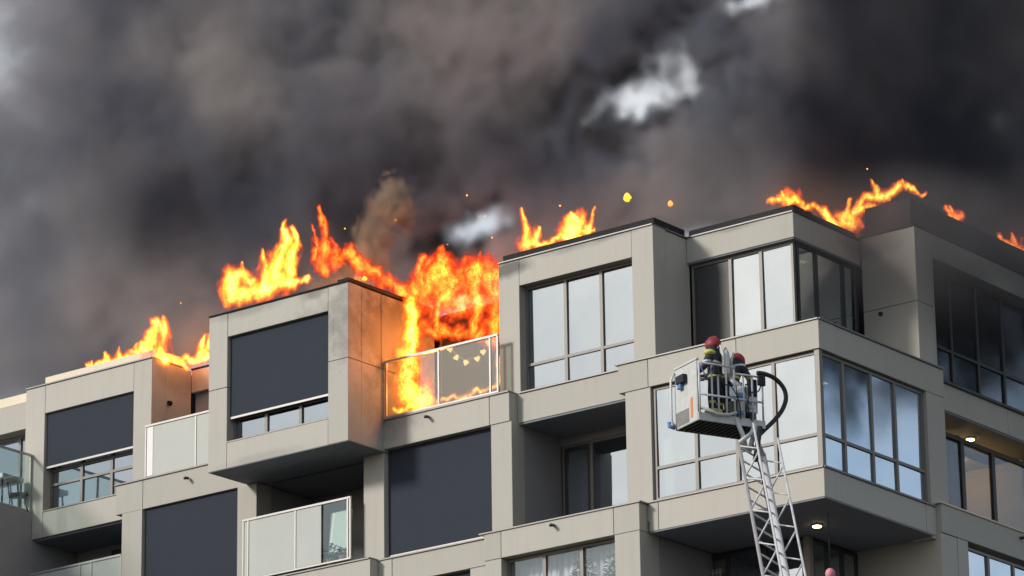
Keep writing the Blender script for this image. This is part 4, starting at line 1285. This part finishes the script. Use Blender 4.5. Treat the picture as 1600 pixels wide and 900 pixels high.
def firefighter(label, loc, rz, J, tank=False):
    """J: joints in metres, z from the basket floor; +y is the way the person faces"""
    p = empty('person'); p.parent = None
    p.location = loc; p.rotation_euler.z = rz
    tag(p, label, 'person', 'firefighters in the rescue basket')
    names = list(J)
    E = [('pelvis', 'belly'), ('belly', 'chest'), ('chest', 'neck'), ('neck', 'head'), ('chest', 'shl'), ('shl', 'ell'), ('ell', 'wrl'), ('chest', 'shr'), ('shr', 'elr'), ('elr', 'wrr'),
         ('pelvis', 'hipl'), ('hipl', 'knl'), ('knl', 'anl'), ('anl', 'tol'), ('pelvis', 'hipr'), ('hipr', 'knr'), ('knr', 'anr'), ('anr', 'tor')]
    R = dict(pelvis=(0.17, 0.14), belly=(0.175, 0.14), chest=(0.20, 0.15), neck=0.075, head=0.095, shl=0.095, shr=0.095, ell=0.065, elr=0.065, wrl=0.05, wrr=0.05, hipl=0.11, hipr=0.11, knl=0.085, knr=0.085, anl=0.07, anr=0.07, tol=0.045, tor=0.045)
    skin_body('body', [J[n] for n in names], [(names.index(a), names.index(b)) for a, b in E], [R[n] for n in names], 'suit', p)
    hd = Vector(J['head'])
    bm = bmesh.new(); bmesh.ops.create_uvsphere(bm, u_segments=16, v_segments=12, radius=0.105)
    for v in bm.verts:
        v.co.x *= 0.82; v.co.z *= 1.18
        if v.co.y > 0.06 and abs(v.co.x) < 0.025 and -0.04 < v.co.z < 0.03:
            v.co.y += 0.022
    tl = J.get('tilt', (0, 0, 0)) if isinstance(J, dict) else (0, 0, 0)
    f = obj('face', to_mesh(bm, 'face', True), 'skin', None); f.parent = p; f.location = hd + Vector((0, 0.02, 0.0))
    for sx in (-1, 1):
        bm = bmesh.new(); bmesh.ops.create_uvsphere(bm, u_segments=8, v_segments=6, radius=0.014)
        e = obj('eye', to_mesh(bm, 'eye', True), 'rubber', None); e.parent = f; e.location = (sx * 0.034, 0.092, 0.012)
    glove(p, J['wrl'], J['ell'], (0, 0, 1)); glove(p, J['wrr'], J['elr'], (0, 0, 1))
    return p

bw = Matrix.Translation((-0.15, -4.0, 22.8)) @ Matrix.Rotation(BA, 4, 'Z')
J1 = dict(pelvis=(0, 0, 0.92), belly=(0, 0.0, 1.08), chest=(0, 0.0, 1.32), neck=(0, 0.02, 1.47), head=(0, 0.05, 1.56), shl=(-0.19, 0.0, 1.38), ell=(-0.30, 0.06, 1.13), wrl=(-0.24, 0.28, 1.06),
          shr=(0.19, 0.0, 1.38), elr=(0.30, 0.08, 1.13), wrr=(0.22, 0.30, 1.10), hipl=(-0.10, 0, 0.86), knl=(-0.12, 0.03, 0.47), anl=(-0.13, -0.02, 0.10), tol=(-0.14, 0.16, 0.05),
          hipr=(0.10, 0, 0.86), knr=(0.12, 0.03, 0.47), anr=(0.13, -0.02, 0.10), tor=(0.14, 0.16, 0.05))
p1 = firefighter('firefighter in red helmet and dark suit standing upright in the basket', bw @ Vector((0.66, 0.42, 0.05)), BA + math.radians(25), J1)
h1 = helmet(p1, (0, 0.045, 1.64), (0, 0, 0))
def tank_set(p, at):
    bm = bmesh.new(); bm_tube(bm, [(0, 0, -0.25), (0, 0, -0.22), (0, 0, 0.20), (0, 0, 0.26)], [0.05, 0.075, 0.075, 0.03], 14)
    t = obj('air_cylinder', to_mesh(bm, 'air_cylinder', True), 'alu_pale', None); t.parent = p; t.location = at
    bm = bmesh.new()
    for sx in (-0.1, 0.1):
        bm_tube(bm, [(sx, 0.1, 0.28), (sx, 0.05, 0.33), (sx, -0.02, 0.15), (sx * 0.8, -0.02, -0.2)], 0.018, 6)
    s_ = obj('harness', to_mesh(bm, 'harness', True), 'silver_tape', None); s_.parent = t
tank_set(p1, (0.03, -0.21, 1.24))
bm = bmesh.new(); bmesh.ops.create_uvsphere(bm, u_segments=14, v_segments=8, radius=0.115)
for v in bm.verts:
    v.co.z *= 0.55
sp_ = obj('shoulder_patch', to_mesh(bm, 'shoulder_patch', True), 'hivis', None); sp_.parent = p1; sp_.location = (-0.21, -0.01, 1.42)

J2 = dict(pelvis=(0, -0.08, 0.84), belly=(0, -0.02, 0.99), chest=(0, 0.10, 1.17), neck=(0, 0.21, 1.28), head=(0, 0.28, 1.34), shl=(-0.19, 0.12, 1.21), ell=(-0.27, 0.26, 0.98), wrl=(-0.16, 0.44, 1.02),
          shr=(0.19, 0.12, 1.21), elr=(0.28, 0.24, 0.98), wrr=(0.16, 0.42, 0.96), hipl=(-0.10, -0.08, 0.79), knl=(-0.13, 0.10, 0.45), anl=(-0.13, -0.04, 0.10), tol=(-0.14, 0.14, 0.05),
          hipr=(0.10, -0.08, 0.79), knr=(0.13, 0.10, 0.45), anr=(0.13, -0.04, 0.10), tor=(0.14, 0.14, 0.05))
p2 = firefighter('firefighter in red helmet bending forward beside the black hose loop', bw @ Vector((1.02, 0.46, 0.07)), BA + math.radians(-62), J2)
h2 = helmet(p2, (0, 0.29, 1.41), (math.radians(-28), 0, 0))
bm = bmesh.new(); bm_tube(bm, [(0.0, 0.10, 0.02), (0.05, 0.2, 0.0), (0.1, 0.27, -0.03)], [0.05, 0.035, 0.012], 8)
vz = obj('visor', to_mesh(bm, 'visor', True), 'rubber', None); vz.parent = h2
tank_set(p2, (0, -0.10, 1.14)); 

# ------------------------------------------------------------------ things on the balconies
M['leaf'] = plain('leaf_green', (0.05, 0.09, 0.035), 0.6, vary=0.5, scale=8)
M['terracotta'] = plain('terracotta', (0.45, 0.22, 0.13), 0.8)
M['dark_furniture'] = plain('dark_furniture', (0.03, 0.03, 0.033), 0.5)
def potted_plant(label, x, y, z, h, r, n, seed, size=1.0):
    rr = random.Random(seed)
    p = empty('potted_plant', (x, y, z)); tag(p, label, 'plant', 'plants on the balcony under the box')
    bm = bmesh.new(); bm_tube(bm, [(0, 0, 0), (0, 0, 0.16), (0, 0, 0.18)], [0.07, 0.1, 0.105], 14)
    o = obj('pot', to_mesh(bm, 'pot', True), 'terracotta', None); o.parent = p
    bm = bmesh.new()
    for i in range(n):
        a = rr.uniform(0, 6.28); b = rr.uniform(0.2, 1.0); q = Vector((math.cos(a) * r * b, math.sin(a) * r * b, 0.18 + h * rr.uniform(0.15, 1) * (1.15 - 0.5 * b)))
        L = rr.uniform(0.05, 0.10) * size; d = Vector((math.cos(a), math.sin(a), rr.uniform(-0.5, 0.7))).normalized(); s_ = d.cross(Vector((0, 0, 1))).normalized() * L * 0.36
        m0 = q + d * L * 0.5 + Vector((0, 0, 0.012))
        v = [bm.verts.new(c) for c in (q, m0 + s_, q + d * L, m0 - s_, m0 - Vector((0, 0, 0.02)))]
        bm.faces.new((v[0], v[1], v[4])); bm.faces.new((v[1], v[2], v[4])); bm.faces.new((v[2], v[3], v[4])); bm.faces.new((v[3], v[0], v[4]))
    o = obj('foliage', to_mesh(bm, 'foliage'), 'leaf', None); o.parent = p
    return p
potted_plant('dark leafy potted plant behind frosted glass, left of the white board', -12.66, -0.05, 22.70, 0.36, 0.16, 160, 1)
potted_plant('low leafy potted plant at the foot of the white board', -12.26, -0.10, 22.70, 0.2, 0.12, 90, 2)
wb = box('white_board', 'f', -12.70, -12.10, 0.02, 0.06, 22.97, 23.92, 'white', None, 0.01)
wb.rotation_euler.x = math.radians(-5)
tag(wb, 'white board leaning on the balcony behind frosted glass', 'board')
bm = bmesh.new(); bm_tube(bm, [(0, 0, 0), (0, 0, 0.2), (0, 0, 0.26), (0, 0, 0.34)], [0.045, 0.045, 0.02, 0.016], 12)
o = obj('bottle', to_mesh(bm, 'bottle', True), 'curtain', None, (-13.36, 0.06, 22.70))
tag(o, 'small cream bottle at the middle post of the frosted balcony', 'bottle')
box('balcony_floor', 'f', -14.9, -11.82, -1.98, 0.2, 22.66, 22.695, 'slab', bld)

def tall_plant(label, x, y, z, h, r, n, seed):
    p = potted_plant(label, x, y, z, h, r, n, seed, 1.9); p['group'] = 'plants inside the lower window'; p.scale.y = 0.42
    bm = bmesh.new()
    for k in range(5):
        a = k * 1.3
        bm_tube(bm, [(0, 0, 0.15), (0.05 * math.cos(a), 0.05 * math.sin(a), h * 0.5), (0.6 * r * math.cos(a), 0.6 * r * math.sin(a), h * 0.95)], 0.012, 5)
    o = obj('stem', to_mesh(bm, 'stem'), 'leaf', None); o.parent = p
tall_plant('tall dark houseplant in the middle pane of the lower three pane window', -6.10, 0.18, 19.63, 2.1, 0.30, 800, 5)
tall_plant('bushy dark houseplant in the last pane of the lower three pane window', -5.35, 0.18, 19.63, 1.95, 0.26, 700, 6)
tall_plant('small dark houseplant in the first pane of the lower three pane window', -7.45, 0.18, 19.63, 1.8, 0.2, 420, 7)

def heart_shape(x, z, i):  # emissive heart-shaped solid, one of a sagging row
    bm = bmesh.new()
    vs_ = []
    for k in range(20):
        t = 2 * math.pi * k / 20
        vs_.append((0.0042 * 16 * math.sin(t) ** 3, 0.0042 * (13 * math.cos(t) - 5 * math.cos(2 * t) - 2 * math.cos(3 * t) - math.cos(4 * t))))
    f = bm.faces.new([bm.verts.new((a, -0.02, b)) for a, b in vs_])
    r = bmesh.ops.extrude_face_region(bm, geom=[f])
    bmesh.ops.translate(bm, verts=[v for v in r['geom'] if isinstance(v, bmesh.types.BMVert)], vec=(0, 0.04, 0))
    o = obj('heart', to_mesh(bm, 'heart'), 'glow', heart_row, (x, 0.16, z))
    o.rotation_euler.y = rnd.uniform(-0.5, 0.5)
M['glow'] = emit_mat('warm_glow', (1.0, 0.66, 0.28), 0.95)
heart_row = empty('glowing_hearts', (-9.0, 0.16, 26.6))
tag(heart_row, 'sagging row of small glowing heart shapes behind the clear glass balustrade', 'heart_row')
pts = [(-9.50, 27.02), (-9.33, 26.80), (-9.07, 26.64), (-8.76, 26.66), (-8.60, 26.78), (-8.46, 26.96)]
for i, (x, z) in enumerate(pts):
    heart_shape(x, z, i)
bm = bmesh.new(); bm_tube(bm, [(x + 9.0, 0.0, z - 26.6 + 0.05) for x, z in pts], 0.008, 6)
o = obj('string', to_mesh(bm, 'string', True), 'rail', None); o.parent = heart_row

# terrace furniture at the far left
def terrace_table(x, y, z):
    t = empty('side_table', (x, y, z)); tag(t, 'white topped table with dark legs on the clear glass terrace', 'table')
    bm = bmesh.new(); bm_box(bm, -0.45, 0.45, -0.35, 0.35, 0.70, 0.82)
    bmesh.ops.bevel(bm, geom=bm.edges[:], offset=0.015, segments=1, affect='EDGES')
    o = obj('table_top', to_mesh(bm, 'table_top'), 'white', None); o.parent = t
    for a in (-0.38, 0.38):
        for b in (-0.28, 0.28):
            bm = bmesh.new(); bm_tube(bm, [(a, b, 0), (a * 0.9, b * 0.9, 0.70)], 0.025, 8)
            o = obj('leg', to_mesh(bm, 'leg', True), 'dark_furniture', None); o.parent = t
terrace_table(-22.75, -0.05, 25.66)
def terrace_chair(x, y, z, rz):
    t = empty('chair', (x, y, z)); t.rotation_euler.z = rz; tag(t, 'dark metal chair with curved legs beside the white topped table', 'chair')
    bm = bmesh.new(); bm_box(bm, -0.22, 0.22, -0.22, 0.22, 0.42, 0.46)
    o = obj('seat', to_mesh(bm, 'seat'), 'dark_furniture', None); o.parent = t
    bm = bmesh.new(); bm_tube(bm, smooth_path([(-0.2, 0.2, 0.46), (-0.21, 0.26, 0.85), (0, 0.3, 0.9), (0.21, 0.26, 0.85), (0.2, 0.2, 0.46)]), 0.018, 6)
    o = obj('backrest', to_mesh(bm, 'backrest', True), 'dark_furniture', None); o.parent = t
    for a in (-1, 1):
        for b in (-1, 1):
            bm = bmesh.new(); bm_tube(bm, smooth_path([(a * 0.2, b * 0.2, 0.43), (a * 0.17, b * 0.18, 0.22), (a * 0.23, b * 0.25, 0.0)]), 0.018, 6)
            o = obj('leg', to_mesh(bm, 'leg', True), 'dark_furniture', None); o.parent = t
terrace_chair(-22.48, 0.32, 25.66, 2.2)
bm = bmesh.new(); bmesh.ops.create_uvsphere(bm, u_segments=16, v_segments=10, radius=0.1)
for v in bm.verts:
    v.co.z *= 1.15
ln_o = obj('paper_lantern', to_mesh(bm, 'paper_lantern', True), plain('pink_paper', (0.75, 0.28, 0.36), 0.7), None, (-0.60, 1.0, 20.80))
tag(ln_o, 'small pink paper lantern hanging under the corner bay', 'lantern')
bm = bmesh.new(); bm_tube(bm, [(0, 0, 0.1), (0, 0, 1.24)], 0.008, 6)
o = obj('cord', to_mesh(bm, 'cord', True), 'rubber', None); o.parent = ln_o
